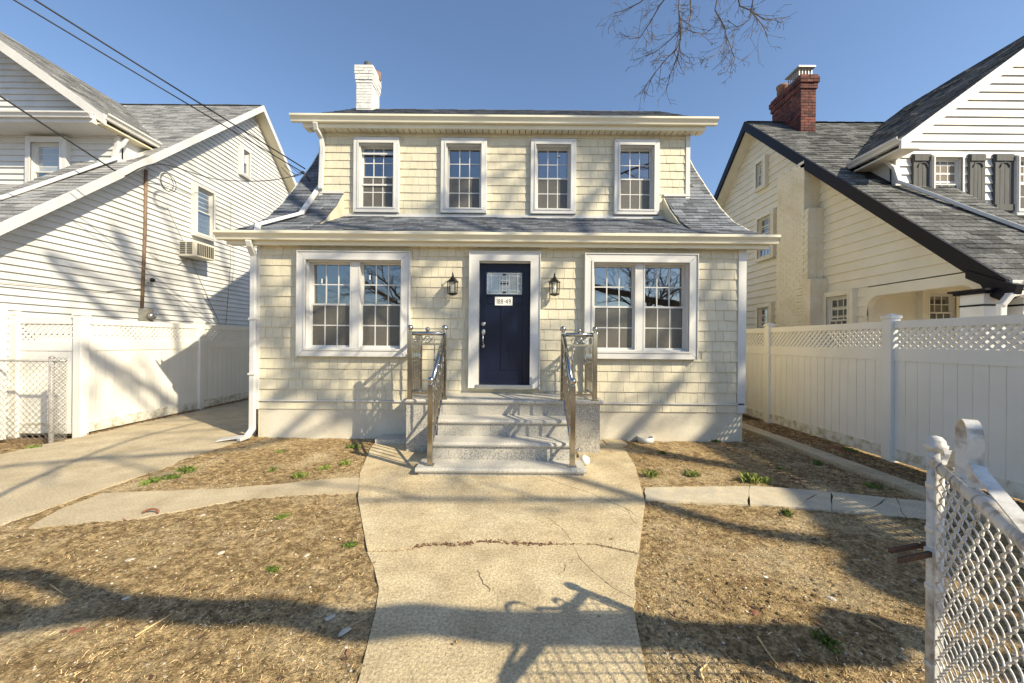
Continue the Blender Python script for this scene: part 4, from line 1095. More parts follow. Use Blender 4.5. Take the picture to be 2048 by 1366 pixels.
# painted chimney breast and red brick chimney
fx = 6.62; yA = fx*FPX/(1612-1024); yB = fx*FPX/(1552-1024)
m = MB().box((fx, yA+.1, 0), (7.02, yB, zrR(yA+.1)-.1)); brst = put('chimney_breast', m, 'painted_brick', RH)
put('breast_shoulder', MB().box((fx-.03, yA-.15, 0), (7.03, yA+.1, PX(1620, 440, 6.6).z*0+EYE+1.45)), 'painted_brick', brst)
put('breast_shoulder', MB().box((fx+.01, yA-.02, EYE+1.45), (7.03, yA+.1, EYE+3.05)), 'painted_brick', brst)
m = MB(); r = random.Random(5)
for k in range(95):
    z = .8+k*.075
    if z > zrR(yA+.2)-.2: break
    y = yA-.15 if z < EYE+1.4 else yA-.02 if z < EYE+3 else yA+.1
    yst = y+(.11 if k % 2 else 0)
    while yst < yB-.05:
        e = min(yst+.205, yB); m.box((fx-.034 if z < EYE+1.4 and yst < yA+.1 else fx-.006, max(yst, y)+.004, z), (fx+.02, e-.004, z+.065)); yst += .215
    for q in range(2): m.box((fx+.0+q*.2+.004, y-.006, z), (fx+.2+q*.2-.004, y+.01, z+.065))
stuff(put('brick', m, 'painted_brick', brst))
rx0 = PY(1602, 200, 10.3).x; rx1 = PY(1632, 200, 10.3).x
zt2 = PY(1615, 150, 10.3).z
core = brick_stack(RH, rx0, rx1, 10.3, 11.45, EYE+5.2, zt2, 'red_brick', corbel=((zt2-.42, .03), (zt2-.28, .06), (zt2-.13, .03)), bl=.2)
put('flue', MB().box((rx0+.08, 10.45, zt2-.05), (rx1-.08, 10.8, zt2+.10)), 'galv', core)
m = MB().box((rx0-.02, 10.36, zt2+.27), (rx1+.04, 10.9, zt2+.31))
for k in range(5): m.box((rx0+.03+k*(rx1-rx0-.07)/4, 10.42, zt2+.08), (rx0+.055+k*(rx1-rx0-.07)/4, 10.44, zt2+.27))
for k in range(5): m.box((rx0+.03, 10.5+k*.08, zt2+.08), (rx0+.05, 10.52+k*.08, zt2+.27))
put('chimney_cap', m, 'galv', core)
put('flue', smooth(MB().lathe((rx0+.12, 11.2, zt2), [(.13, -.02), (.13, .22), (.15, .24), (.15, .30), (.1, .30)], 12)), 'clay_flue', core)
# its downspouts
downspout([PX(1745, 312, 7.42), PX(1770, 320, 7.5), Vector((7.5, 7.55, zrR(7.55)+.35)), roofpt(7.52, 7.48, zrR, .12), roofpt(8.0, 6.6, zrR), roofpt(8.55, 5.4, zrR)], RH, w=.10)
downspout([PY(2048, 578, 5.1)+Vector((.25, 0, 0)), PY(2020, 590, 5.1), PY(2003, 610, 5.12), PY(2000, 700, 5.12)], RH, w=.09)

# ------------------------------------------------------------------ white vinyl fences with lattice
BOARD = unit_box('board'); RAIL = unit_box('rail'); RAILD = unit_box('bottom_rail')
def fence(label, runs, posts, height=1.97, cat='fence', name='vinyl_fence', group=None):
    t = thing(name, label, cat, posts[0]+(0,) if len(posts[0]) == 2 else posts[0], group)
    for (x, y) in posts:
        p = bev(put('post', MB().box((x-.068, y-.068, -.05), (x+.068, y+.068, height+.03)), 'vinyl', t), .008)
        cp = MB(); cp.box((x-.078, y-.078, height+.03), (x+.078, y+.078, height+.065))
        cp.add([(x-.078, y-.078, height+.066), (x+.078, y-.078, height+.066), (x+.078, y+.078, height+.066), (x-.078, y+.078, height+.066), (x, y, height+.10)], [(0, 1, 4), (1, 2, 4), (2, 3, 4), (3, 0, 4)])
        put('post_cap', cp, 'vinyl', p)
    for (xa, ya), (xb, yb) in runs:
        a = Vector((xa, ya, 0)); b = Vector((xb, yb, 0)); d = (b-a).normalized(); a = a+d*.066; b = b-d*.066; L = (b-a).length; sd = d.cross(Z_)
        def piece(nm, me, u0, u1, z0, z1, th, mat='vinyl'):
            o = put(nm, me, mat, t); mt = Matrix((d*(u1-u0), sd*th, Z_*(z1-z0))).transposed().to_4x4()
            mt.translation = a+d*((u0+u1)/2)+Z_*((z0+z1)/2); 
            o.matrix_parent_inverse = Matrix.Translation(-t.location); o.matrix_basis = mt; return o
        z = [.03, .20, 1.41, 1.58, 1.84, height]
        piece('bottom_rail', RAILD, 0, L, z[0], z[1], .05, 'vinyl_dirty'); piece('middle_rail', RAIL, 0, L, z[2], z[3], .05); piece('top_rail', RAIL, 0, L, z[4]+.02, z[5]-.01, .05)
        n = round(L/.155)
        for k in range(n): piece('board', BOARD, k*L/n+.003, (k+1)*L/n-.003, z[1]-.01, z[2]+.01, .026+random.uniform(0, .002))
        m = MB(); zb, zt_ = z[3]-.01, z[4]+.03; h = zt_-zb; sp = .068; w = .036
        for dirn, off in ((1, .006), (-1, -.006)):
            k = -h
            while k < L+h:
                u0, v0, u1, v1 = (k, zb, k+h, zt_) if dirn > 0 else (k, zt_, k+h, zb)
                if u1 > 0 and u0 < L:
                    if u0 < 0: v0 += (0-u0)*(v1-v0)/(u1-u0); u0 = 0
                    if u1 > L: v1 -= (u1-L)*(v1-v0)/(u1-u0); u1 = L
                    if u1-u0 > .005:
                        p = a+d*u0+Z_*v0+sd*off; q = a+d*u1+Z_*v1+sd*off; m.bar(p, q, .008, w, up=d*(-(v1-v0))+Z_*(u1-u0)) if False else m.obox((p+q)/2, (q-p)/2, sd*.004, ((q-p).normalized().cross(sd))*w/2)
                k += sp*1.414
        stuff(put('lattice', m, 'vinyl', t))
    return t
XF = -7.2
fence('white vinyl lattice-top fence along the driveway', [((XF, 6.42), (XF, 8.85)), ((XF, 8.85), (XF, 11.3)), ((XF, 11.3), (XF, 13.75)), ((XF, 6.42), (-8.27, 6.42))],
      [(XF, 6.42), (XF, 8.85), (XF, 11.3), (XF, 13.75), (-8.27, 6.42)])
XG = 5.33
fence('white vinyl lattice-top fence beside the black-trimmed house', [((XG, .4), (XG, 2.85)), ((XG, 2.85), (XG, 5.4)), ((XG, 5.4), (XG, 7.95)), ((XG, 7.95), (XG, 10.5)), ((XG, 10.5), (XG, 13))],
      [(XG, .4), (XG, 2.85), (XG, 5.4), (XG, 7.95), (XG, 10.5), (XG, 13)])
gp = thing('gate_post', 'tall white vinyl gate post with hardware at the left photo edge', 'gate post', (-8.17, 6.12, 0))
bev(put('post', MB().box((-8.30, 6.0, 0), (-8.05, 6.13, 2.12)), 'vinyl', gp), .01)
put('latch', MB().box((-8.12, 5.97, 1.42), (-8.04, 6.0, 1.50)).box((-8.09, 5.95, 1.1), (-8.05, 6.0, 1.22)), 'white_trim', gp)

# ------------------------------------------------------------------ chain link
def chainlink(mb, org, d, L, z0, z1, pitch, r, sides=5, dep=None):
    d = Vector(d).normalized(); nrm = d.cross(Z_); org = Vector(org); n = int(L/pitch*2); hp = pitch*.5; dep = dep or r*1.3
    for i in range(n+1):
        pts = []; k = 0; ns = 8; steps = int((z1-z0)/hp*ns)
        for k in range(steps+1):
            ph = k/ns+(i % 2); f = ph % 2.0; tri = 1-abs(f-1)*2          # -1..1..-1
            tri = math.sin(tri*PI/2)*.35+tri*.65
            pts.append(org+d*(i*hp+tri*(hp*.5+r*.9))+Z_*(z0+hp*k/ns)+nrm*dep*math.cos((f-.5)*PI)*(1 if f < 1 else 1))
        mb.tube(pts, r, sides, cap=False)
    return mb
cl = thing('chain_link_fence', 'short grey chain-link fence in front of the white lattice fence', 'fence', (-8.2, 6.05, 0))
yc_ = 5.92; m = MB(); m.smooth = True; chainlink(m, (-10.6, yc_, 0), (1, 0, 0), 3.72, .05, 1.27, .10, .0030, 4)
stuff(put('wire_mesh', m, 'mesh_grey', cl))
xp = PY(103, 800, yc_).x
put('post', smooth(MB().tube([(xp, yc_, -.1), (xp, yc_, 1.31)], .032, 12)), 'gate_paint', cl)
put('post_cap', smooth(MB().lathe((xp, yc_, 1.31), [(.036, 0), (.034, .02), (.015, .035), (.002, .04)], 12)), 'galv', cl)
put('top_rail', smooth(MB().tube([(-10.6, yc_, 1.27), (-6.88, yc_, 1.27)], .018, 10)), 'galv', cl)
m = MB(); m.smooth = True; chainlink(m, (xp+.03, yc_-.05, 0), (1, .25, 0), .20, .05, 1.33, .05, .0028, 4); stuff(put('rolled_mesh', m, 'mesh_grey', cl))

# open gate in the foreground
Pg = Vector((1.77, 1.60, 0)); gdir = Vector((-.60, -.80, 0)).normalized(); gn = gdir.cross(Z_)
gt = thing('chain_link_gate', 'open white-painted chain-link gate with iron scroll, close at the right edge', 'gate', Pg)
GH = 1.20; GL = 1.06
put('end_post', smooth(MB().tube([Pg+Z_*.06, Pg+Z_*GH], .026, 16)), 'gate_paint', gt)
put('post_cap', smooth(MB().lathe(Pg+Z_*GH, [(.026, -.01), (.036, .0), (.037, .016), (.031, .020), (.029, .034), (.018, .048), (.002, .053)], 16)), 'gate_paint', gt)
zr_ = GH-.055; hinge = Pg+gdir*GL
put('top_rail', smooth(MB().tube([Pg+Z_*zr_, hinge+Z_*zr_], .024, 16)), 'gate_paint', gt)
put('bottom_rail', smooth(MB().tube([Pg+Z_*.10, hinge+Z_*.10], .022, 12)), 'gate_paint', gt)
put('hinge_stile', smooth(MB().tube([hinge+Z_*.06, hinge+Z_*GH], .026, 12)), 'gate_paint', gt)
m = MB(); m.smooth = True; chainlink(m, Pg+gdir*.06, gdir, GL-.10, .10, zr_-.01, .078, .0031, 7, .0068)
stuff(put('wire_mesh', m, 'wire_paint', gt))
put('tension_bar', MB().bar(Pg+gdir*.035+Z_*.12, Pg+gdir*.035+Z_*(zr_-.03), .018, .005), 'gate_paint', gt)
for zz in (zr_-.10, .86, .62, .30):
    put('tension_band', smooth(MB().lathe(Pg+Z_*zz, [(.0285, -.011), (.030, -.009), (.030, .009), (.0285, .011)], 16)), 'gate_paint', gt)
for u in (.13, .30, .52): 
    c = Pg+gdir*u+Z_*zr_
    put('tie_wire', smooth(MB().tube([c+(gn*math.cos(a)+Z_*math.sin(a))*.0265+gdir*.006*a/6 for a in [2*PI*i/14 for i in range(15)]], .003, 5)), 'wire_paint', gt)
wv = gn*.036
def gpt(u, z): return Pg+gdir*u+Z_*(zr_+z)
cu = .39; lp = [gpt(cu-.062, .024)]+[gpt(cu-.062, .04+k*.025) for k in range(6)]+[gpt(cu-.062*math.cos(a), .18+.055*math.sin(a)) for a in [PI*i/10 for i in range(1, 10)]]+[gpt(cu+.062, .18-k*.025) for k in range(6)]+[gpt(cu+.062, .026)]
put('scroll_loop', MB().strip(lp, wv, .005), 'gate_paint', gt)
sc_ = [gpt(cu-.064, .115), gpt(cu-.09, .11), gpt(cu-.12, .075), gpt(cu-.155, .04), gpt(cu-.19, .030)]+[gpt(cu-.205-.028*math.sin(a), .058-.028*math.cos(a)) for a in [i*.45 for i in range(0, 11)]]
put('scroll_curl', MB().strip(sc_, wv, .005), 'gate_paint', gt)
put('scroll_brace', MB().strip([gpt(cu+.064, .10), gpt(cu+.08, .10), gpt(cu+.11, .085), gpt(cu+.45, .026)], wv, .005), 'gate_paint', gt)
zl = G(1840, 1110).z
lz = PY(1850, 1105, 1.6).z
lb = put('latch_collar', smooth(MB().lathe(Pg+Z_*lz, [(.028, -.018), (.033, -.014), (.033, .014), (.028, .018)], 14)), 'gate_paint', gt)
f0 = Pg+Z_*lz+Vector((-.03, -.01, 0))
put('fork_latch', MB().bar(f0, f0+Vector((-.16, -.03, -.012)), .012, .022).bar(f0+Vector((0, .045, .012)), f0+Vector((-.15, .02, 0)), .012, .018).bar(f0+Vector((.02, -.01, 0)), f0+Vector((.02, .05, .012)), .02, .03), 'rust', gt)
hp = thing('gate_hinge_post', 'white hinge post carrying the open chain-link gate', 'post', hinge+Vector((.09, -.03, 0)))
put('post', smooth(MB().tube([hinge+Vector((.09, -.03, -.2)), hinge+Vector((.09, -.03, 1.28))], .035, 12)), 'gate_paint', hp)
put('hinge', MB().bar(hinge+Z_*1.0, hinge+Vector((.09, -.03, 1.0)), .03, .03).bar(hinge+Z_*.25, hinge+Vector((.09, -.03, .25)), .03, .03), 'gate_paint', hp)

# ------------------------------------------------------------------ wires
def sagline(p, q, sag, n=24):
    p = Vector(p); q = Vector(q); return [p.lerp(q, i/n)-Z_*(sag*4*(i/n)*(1-i/n)) for i in range(n+1)]
POLE = Vector((-12.4, -4.6, 9.6))
anch = PX(606, 345, -4.52)
def through(x, y, q, name, r, label):
    # straight in plan from anchor q to the pole line, passing the pixel
    u, v = uv(x, y); dx = POLE.x-q.x; dyv = POLE.y-q.y
    t = (u*q.y-q.x)/(dx-u*dyv); Yh = q.y+dyv*t; zh = EYE-v*Yh
    pts = []
    for i in range(41):
        s = i/40*1.0; z = q.z+(zh-q.z)*(s/t)+.35*s*(s-t); pts.append(Vector((q.x+dx*s, q.y+dyv*s, z)))
    tag(put('overhead_cable', smooth(MB().tube(pts, r, 6)), 'cable'), label, 'cable', 'overhead service cables'); return pts
c1 = through(28, 0, anch, 'a', .010, 'lower of the two long black cables slanting down to the cream house')
c2 = through(70, 0, anch+Vector((.02, .05, .10)), 'b', .012, 'upper of the two long black cables slanting down to the cream house')
c3 = through(0, 192, PX(243, 350, -7.98), 'c', .014, 'black cable ending at the rake of the white neighbour house')
pp = [PX(250, 352, -7.95), PX(320, 328, -7.95), PX(430, 358, -7.75), PX(520, 362, -6.8), PX(575, 355, -5.6), anch]
sp = []
for i in range(len(pp)-1):
    for k in range(6):
        f = k/6; P0 = pp[max(0, i-1)]; P1_, P2_, P3_ = pp[i], pp[i+1], pp[min(len(pp)-1, i+2)]
        sp.append(.5*((2*P1_)+(P2_-P0)*f+(2*P0-5*P1_+4*P2_-P3_)*f*f+(3*P1_-P0-3*P2_+P3_)*f**3))
tag(put('overhead_cable', smooth(MB().tube(sp+[pp[-1]], .010, 6)), 'cable'), 'sagging black cable strung between the white house and the cream house', 'cable', 'overhead service cables')
knob = thing('cable_anchor', 'black cable anchor with loose loops on the roof corner of the cream house', 'anchor', anch)
put('insulator', smooth(MB().ball(anch, .035)), 'cable', knob); put('bracket', MB().bar(anch, anch+Vector((.12, .08, -.15)), .03, .03), 'cable', knob)
for k in range(3):
    a0 = anch+Vector((-.30-.05*k, -.1, .16-.05*k)); m = smooth(MB().tube([a0, a0+Vector((.12, .03, -.10-.02*k)), a0+Vector((.22, .05, -.18)), anch+Vector((-.02, 0, -.02*k))], .006, 5)); put('loose_loop', m, 'cable', knob)
c0 = PX(330, 345, -7.96); cc = thing('cable_coil', 'loose cable loops hanging under the eave of the white house', 'cable', c0)
for k in range(3):
    put('loop', smooth(MB().tube([c0+Vector((0, .14*math.sin(a)*(1+.2*k)+.05*k, -.2+.2*math.cos(a))) for a in [2*PI*i/18 for i in range(19)]], .007, 5)), 'cable' if k else 'curtain', cc)
pl = thing('utility_pole', 'tall brown wooden utility pole holding the overhead cables', 'pole', (POLE.x, POLE.y, 0))
put('shaft', smooth(MB().tube([(POLE.x-.1, POLE.y-.1, -.3), (POLE.x-.1, POLE.y-.1, 12.5)], [.16, .11], 12)), 'pole_wood', pl)
put('crossarm', MB().box((POLE.x-1.1, POLE.y-.16, 11.6), (POLE.x+.9, POLE.y-.05, 11.72)), 'pole_wood', pl)

# ------------------------------------------------------------------ bare street tree behind the camera (its limbs shade the yard)
SV = Vector((SUNV.x/SUNV.z, SUNV.y/SUNV.z, 1))
def lift(x, y, z, Yp=None):
    p = G(x, y) if Yp is None else PY(x, y, Yp); return p+SV*(z-p.z)
def grow(mb, p, d, L, r, depth, rnd, droop=0.0, sides=5, maxd=4, spread=.8, kids=(3, 5), rmin=.0025):
    n = max(3, int(L/.35)) if depth < 3 else 4
    pts = [p]; q = p.copy(); dv = d.normalized()
    for i in range(n):
        dv = (dv+Vector((rnd.gauss(0, .13), rnd.gauss(0, .13), rnd.gauss(0, .11)-droop*.12))).normalized()
        q = q+dv*L/n; pts.append(q.copy())
    r1 = max(r*.35, rmin)
    mb.tube(pts, [r+(r1-r)*i/n for i in range(n+1)], sides if depth < 3 else 4, cap=False)
    if depth >= maxd: return
    for _ in range(rnd.randint(*kids)):
        f = rnd.uniform(.25, 1.0); i = min(n-1, int(f*n)); b = pts[i].lerp(pts[i+1], f*n-i)
        ax = Vector((rnd.gauss(0, 1), rnd.gauss(0, 1), rnd.gauss(0, .7))); ax = (ax-dv*ax.dot(dv)).normalized()
        grow(mb, b, (dv+ax*spread*rnd.uniform(.6, 1.3)), L*rnd.uniform(.42, .68), max((r+(r1-r)*f)*.6, rmin), depth+1, rnd, droop, sides, maxd, spread, kids, rmin)
tr = thing('street_tree', 'large bare street tree whose twigs hang in at the top right', 'tree', (8.5, -2.6, 0))
T0 = Vector((8.5, -2.6, -.1)); fork = Vector((8.75, -2.55, 4.4))
put('trunk', smooth(MB().tube([T0, T0+Vector((.02, .02, .3)), Vector((8.6, -2.6, 2.0)), fork], [.48, .36, .31, .27], 14)), 'bark', tr)
limbs = []
def limb(pts, r0, r1, n=10):
    m = smooth(MB()); k = len(pts)
    fine = []
    for i in range(k-1):
        for q in range(5):
            f = q/5; A = pts[max(0, i-1)]; B_, C_, D_ = pts[i], pts[i+1], pts[min(k-1, i+2)]
            fine.append(.5*((2*B_)+(C_-A)*f+(2*A-5*B_+4*C_-D_)*f*f+(3*B_-A-3*C_+D_)*f**3))
    fine.append(pts[-1]); m.tube(fine, [r0+(r1-r0)*i/(len(fine)-1) for i in range(len(fine))], n, cap=True)
    put('limb', m, 'bark', tr); limbs.append((fine, r0, r1)); return fine
A = limb([Vector((8.55, -2.6, 2.3)), lift(1960, 1318, 2.9), lift(1700, 1292, 3.0), lift(1440, 1282, 3.1), lift(1290, 1262, 3.2), lift(1000, 1256, 3.35), lift(830, 1240, 3.4), lift(700, 1252, 3.5), lift(560, 1226, 3.6), lift(400, 1224, 3.7), lift(250, 1214, 3.85), lift(110, 1232, 4.0), lift(-120, 1268, 4.2)], .13, .085)
A2 = limb([lift(260, 1214, 3.85), lift(150, 1182, 3.95), lift(60, 1152, 4.1), lift(-30, 1144, 4.2), lift(-200, 1100, 4.6)], .085, .05)
Bm = limb([fork+Vector((.05, 0, -.3)), lift(1880, 1205, 5.9), lift(1770, 1120, 6.6), lift(1670, 1040, 7.4), lift(1570, 965, 8.2), lift(1430, 925, 9.0), lift(1290, 900, 9.8), lift(1200, 860, 10.6)], .19, .10)
tw = MB(); rnd = random.Random(11)
C1 = limb([Bm[18], lift(1480, 800, 10.6, WY), lift(1455, 640, 12.0, WY), lift(1420, 540, 13.0, WY), lift(1250, 330, 14.5, DY)], .14, .05)
C2 = limb([Bm[24], lift(1050, 700, 11.6, WY), lift(800, 560, 13.2, WY), lift(560, 360, 15.2, DY)], .12, .05)
C3 = limb([Bm[30], lift(700, 830, 11.4, WY), lift(540, 640, 13.0, WY), lift(300, 560, 14.4, 8.8)], .11, .05)
C4 = limb([Bm[12], Vector((12.0, -3.5, 8.8)), Vector((13.5, -4.2, 11.5)), Vector((14, -4.5, 14))], .12, .04)
D1 = limb([A2[-1], A2[-1]+Vector((.2, .8, .9)), Vector((1.2, 1.2, 6.4)), Vector((1.6, 2.6, 6.6)), Vector((1.75, 3.5, 6.1))], .034, .012)
for L_, n_, dr, kl in ((A, 3, .3, 1.6), (Bm, 7, 0, 2.0), (C1, 9, 0, 2.0), (C2, 8, 0, 2.0), (C3, 7, 0, 1.8), (C4, 5, 0, 1.9), (A2, 3, .3, 1.2)):
    for _ in range(n_):
        i = rnd.randint(len(L_)//3, len(L_)-1); d = Vector((rnd.gauss(0, 1), rnd.gauss(0, 1)-.3, rnd.gauss(.35, .5)))
        if L_ is A or L_ is A2: d = Vector((rnd.gauss(-.2, .6), -abs(rnd.gauss(.6, .5)), abs(rnd.gauss(.8, .4))))
        grow(tw, L_[i], d, kl*rnd.uniform(.7, 1.2), .042, 1, rnd, 0, 5, 3, .75, (2, 4))
SLOPE = -SV.y
def lift_to(p, Yt): return p+SV*((p.y-Yt)/SLOPE)
mains = [q for L_ in (Bm, C1, C2, C3, C4) for q in L_[4:]]
for k_, (pl_, pts, Yt, r0_) in enumerate((
    (WY, ((545, 800), (640, 705), (760, 605), (880, 520)), -2.6, .10), (DY, ((895, 430), (902, 360), (915, 280)), -3.4, .10),
    (DY, ((860, 430), (930, 385), (1010, 345), (1130, 285)), -2.2, .09), (WY, ((1440, 860), (1465, 720), (1450, 600), (1455, 520)), -3.0, .11),
    (DY, ((1165, 425), (1180, 350), (1200, 280)), -2.8, .10), (DY, ((1000, 420), (1080, 350), (1180, 310)), -4.0, .07),
    ('L', ((175, 700), (250, 772), (330, 850)), -3.2, .09), ('L', ((285, 720), (320, 790), (345, 850)), -3.6, .07),
    ('H', ((330, 430), (375, 540), (415, 650)), -3.0, .10), ('H', ((230, 470), (310, 560), (370, 640)), -3.6, .09), ('H', ((420, 420), (445, 500), (470, 590)), -2.6, .09), ('H', ((100, 520), (200, 560), (330, 640)), -2.4, .085),
    ('G', ((700, 1004), (900, 1001), (1100, 1003), (1300, 1006)), -3.2, .07), ('G', ((0, 935), (200, 918), (480, 898)), -2.9, .075),
    (WY, ((500, 660), (560, 645), (620, 640)), -3.3, .08), (WY, ((860, 600), (960, 590), (1060, 560)), -2.4, .04), (WY, ((1210, 800), (1330, 850), (1430, 780)), -3.5, .04))):
    P_ = []
    for x, y in pts:
        q = PX(x, y, XF) if pl_ == 'L' else PX(x, y, -8.33) if pl_ == 'H' else G(x, y) if pl_ == 'G' else PY(x, y, pl_)
        P_.append(lift_to(q, Yt+rnd.uniform(-.15, .15)))
    st_ = min(mains, key=lambda q: (q-P_[0]).length); en_ = min(mains, key=lambda q: (q-P_[-1]).length)
    if (en_-P_[-1]).length < (st_-P_[0]).length: P_.reverse(); st_ = en_
    fl = limb([st_]+P_, r0_, r0_*.5, 7)
    for _ in range(3):
        grow(tw, fl[rnd.randint(5, len(fl)-1)], Vector((rnd.gauss(0, 1), rnd.gauss(0, .6), rnd.gauss(.2, .8))), rnd.uniform(.9, 1.6), r0_*.5, 2, rnd, 0, 4, 3, .75, (2, 4))
# hanging twig sprays seen in the sky
rv = random.Random(23)
def spray(px, r=.010, d0=3.4):
    pts = [PY(x, y, d0+o) for x, y, o in px]; n = len(pts)
    tw.tube(pts, [r+(0.0025-r)*i/(n-1) for i in range(n)], 5, cap=False)
    for i in range(1, n):
        for _ in range(3):
            f = rv.random(); b = pts[i-1].lerp(pts[i], f); d = (pts[i]-pts[i-1]).normalized()
            ax = Vector((rv.gauss(0, 1), rv.gauss(0, .6), rv.gauss(-.1, .7))); grow(tw, b, d+ax*.7, rv.uniform(.08, .22), r*.35, 2, rv, .2, 4, 4, .9, (1, 3), .0014)
top = D1[-1]
tw.tube([D1[-1], PY(1420, -120, 3.5), PY(1360, -40, 3.4)], [.02, .015, .012], 6); tw.tube([D1[-2], PY(1500, -100, 3.6), PY(1470, -30, 3.5)], [.02, .014, .011], 6)
spray([(1360, -40, 0), (1358, 20, 0), (1361, 80, -.05), (1352, 100, -.05), (1335, 115, 0), (1310, 145, .1), (1283, 183, .15)], .009)
spray([(1358, 20, 0), (1362, 60, 0), (1358, 100, .05), (1345, 140, .1), (1330, 166, .1)], .007)
spray([(1360, -40, 0), (1320, 10, .1), (1300, 45, .15), (1280, 75, .2), (1258, 78, .2)], .007)
spray([(1320, -30, 0), (1280, 5, .1), (1245, 22, .2), (1228, 25, .2)], .006)
spray([(1360, 60, 0), (1340, 80, .1), (1310, 105, .1), (1288, 112, .1)], .005)
spray([(1380, -30, .1), (1382, 30, .1), (1375, 60, .1), (1405, 70, .1), (1420, 60, .1)], .007)
spray([(1440, -30, .1), (1430, 20, .1), (1450, 55, .1), (1452, 80, .1), (1435, 105, .1), (1415, 120, .1)], .007)
spray([(1452, 70, .1), (1462, 95, .1), (1470, 118, .1), (1458, 134, .1)], .004)
spray([(1470, -30, 0), (1480, 12, 0), (1500, 20, 0), (1530, 40, 0), (1556, 36, 0)], .008)
spray([(1510, -20, .1), (1498, 40, .1), (1475, 55, .1), (1455, 40, .1)], .006)
spray([(1500, 20, 0), (1525, 50, 0), (1536, 75, 0)], .005)
stuff(put('twigs', smooth(tw), 'twig', tr))
# bare trees over the road, seen mirrored in the panes
for i, (x, y, h, lab) in enumerate(((-7.5, -14.5, 9, 'bare tree across the street, mirrored in the left window pair'), (1.5, -16, 10, 'bare tree across the street, mirrored in the dormer panes'), (9.5, -15, 8.5, 'bare tree across the street, mirrored in the right window pair'))):
    t = thing('bare_tree', lab, 'tree', (x, y, 0), 'bare trees across the street'); r_ = random.Random(50+i); m = smooth(MB()); b = Vector((x, y, -.1))
    put('trunk', smooth(MB().tube([b, b+Vector((.1, 0, h*.25)), b+Vector((.2, .1, h*.5))], [.35, .26, .2], 10)), 'bark', t)
    for k in range(7):
        grow(m, b+Vector((.1, .05, h*r_.uniform(.25, .5))), Vector((r_.gauss(0, .8), r_.gauss(0, .8), r_.uniform(.5, 1.3))), h*.42, .11, 0, r_, 0, 5, 3, .7, (4, 6), .006)
    stuff(put('branches', m, 'twig', t))

# ------------------------------------------------------------------ yard litter, tufts, odds and ends
rg = random.Random(77)
def scatter(n, fn, x0=-4.3, x1=5.2, y0=1.3, y1=6.25):
    k = 0
    while k < n:
        y = y0+(y1-y0)*rg.random()**1.7; x = rg.uniform(max(x0, -1.5*y), min(x1, 1.5*y))
        if paved(x, y) and rg.random() > .012: continue
        if paved(x, y) and x > -4.3 and not on_walk(x, y): continue
        fn(x, y, (ground_z(x, y) if not paved(x, y) else .024)); k += 1
straw = MB()
def blade(x, y, z):
    if fbm(x+9, y, 1.6) > .02 and rg.random() < .8: return
    a = rg.uniform(0, 2*PI); L = rg.uniform(.008, .034); w = rg.uniform(.001, .0024); e = rg.uniform(-.1, .45)
    d = Vector((math.cos(a), math.sin(a), e))*L; s = Vector((-math.sin(a), math.cos(a), 0))*w; p = Vector((x, y, z+.002))
    straw.add([p-s, p+s, p+d*.6+s*.7, p+d+Vector((0, 0, -.3*L*abs(e)))], [(0, 1, 2, 3)])
scatter(60000, blade)
stuff(put('dry_grass', straw, 'straw'), 'trampled dry straw and dead grass over the bare yard', 'dry grass')
peb = MB()
def pebble(x, y, z):
    s = rg.choice((.003, .004, .005, .006, .009)); a = rg.random()*6; n = 5
    peb.lathe((x, y, z+s*.1), [(s*.7, 0), (s, s*.4), (s*.5, s*.8)], n)
scatter(2600, pebble)
clod = MB()
def cl_(x, y, z):
    if fbm(x, y+4, 1.4) < -.05: return
    q = rg.choice((.006, .008, .010, .014)); o = len(clod.v); clod.lathe((x, y, z-q*.2), [(q*.7, 0), (q, q*.35), (q*.45, q*.8)], 6)
    for i in range(o, len(clod.v)): a, b, c = clod.v[i]; clod.v[i] = (a+rg.uniform(-.3, .3)*q, b+rg.uniform(-.3, .3)*q, c+rg.uniform(-.12, .12)*q)
scatter(7000, cl_)
stuff(put('dirt_clods', clod, 'dirt'), 'small crumbly clods of dry soil over the yard', 'soil')
stuff(put('pebbles', peb, 'pebble'), 'fine pale pebbles scattered over the dirt yard', 'pebbles')
lit = MB()
def leaf(x, y, z):
    a = rg.uniform(0, 6.3); L = rg.uniform(.012, .035); d = Vector((math.cos(a), math.sin(a), rg.uniform(0, .4)))*L; s = Vector((-math.sin(a), math.cos(a), rg.uniform(-.2, .3)))*L*.4
    p = Vector((x, y, z+.006)); lit.add([p-d, p+s, p+d, p-s], [(0, 1, 2, 3)])
scatter(450, leaf)
for _ in range(700):
    x, y = rg.uniform(-9.2, -7.1), rg.uniform(5.3, 6.3); leaf(x, y, .0)
for _ in range(2600):
    x, y = rg.uniform(4.66, 5.25), rg.uniform(3.4, 9); leaf(x, y, .005+max(0, ground_z(x, y)))
for _ in range(900):
    x, y = rg.uniform(3.3, 4.34), rg.uniform(4.4, 7.5); leaf(x, y, max(0, ground_z(x, y)))
for _ in range(500):
    y = rg.uniform(6.4, 11); leaf(-7.08+rg.gauss(0, .05), y, .02)
stuff(put('leaf_litter', lit, 'leaf_litter'), 'brown leaf litter along the fences and over the yard', 'leaf litter')
tuft = MB()
for _ in range(110):
    a = rg.uniform(0, 2*PI); rr_ = min(.06, abs(rg.gauss(0, .036))); L = rg.uniform(.03, .085); ln = rg.uniform(.1, .6); p = Vector((rr_*math.cos(a)*1.5, rr_*math.sin(a), 0)); b = rg.uniform(0, 2*PI)
    d = Vector((math.cos(b)*ln, math.sin(b)*ln, 1)).normalized()*L; s = Vector((-math.sin(b), math.cos(b), 0))*.003
    tuft.add([p-s, p+s, p+d*.6+s*.7, p+d+Vector((math.cos(b), math.sin(b), -.4))*L*.25, p+d*.6-s*.7], [(0, 1, 2, 3, 4)])
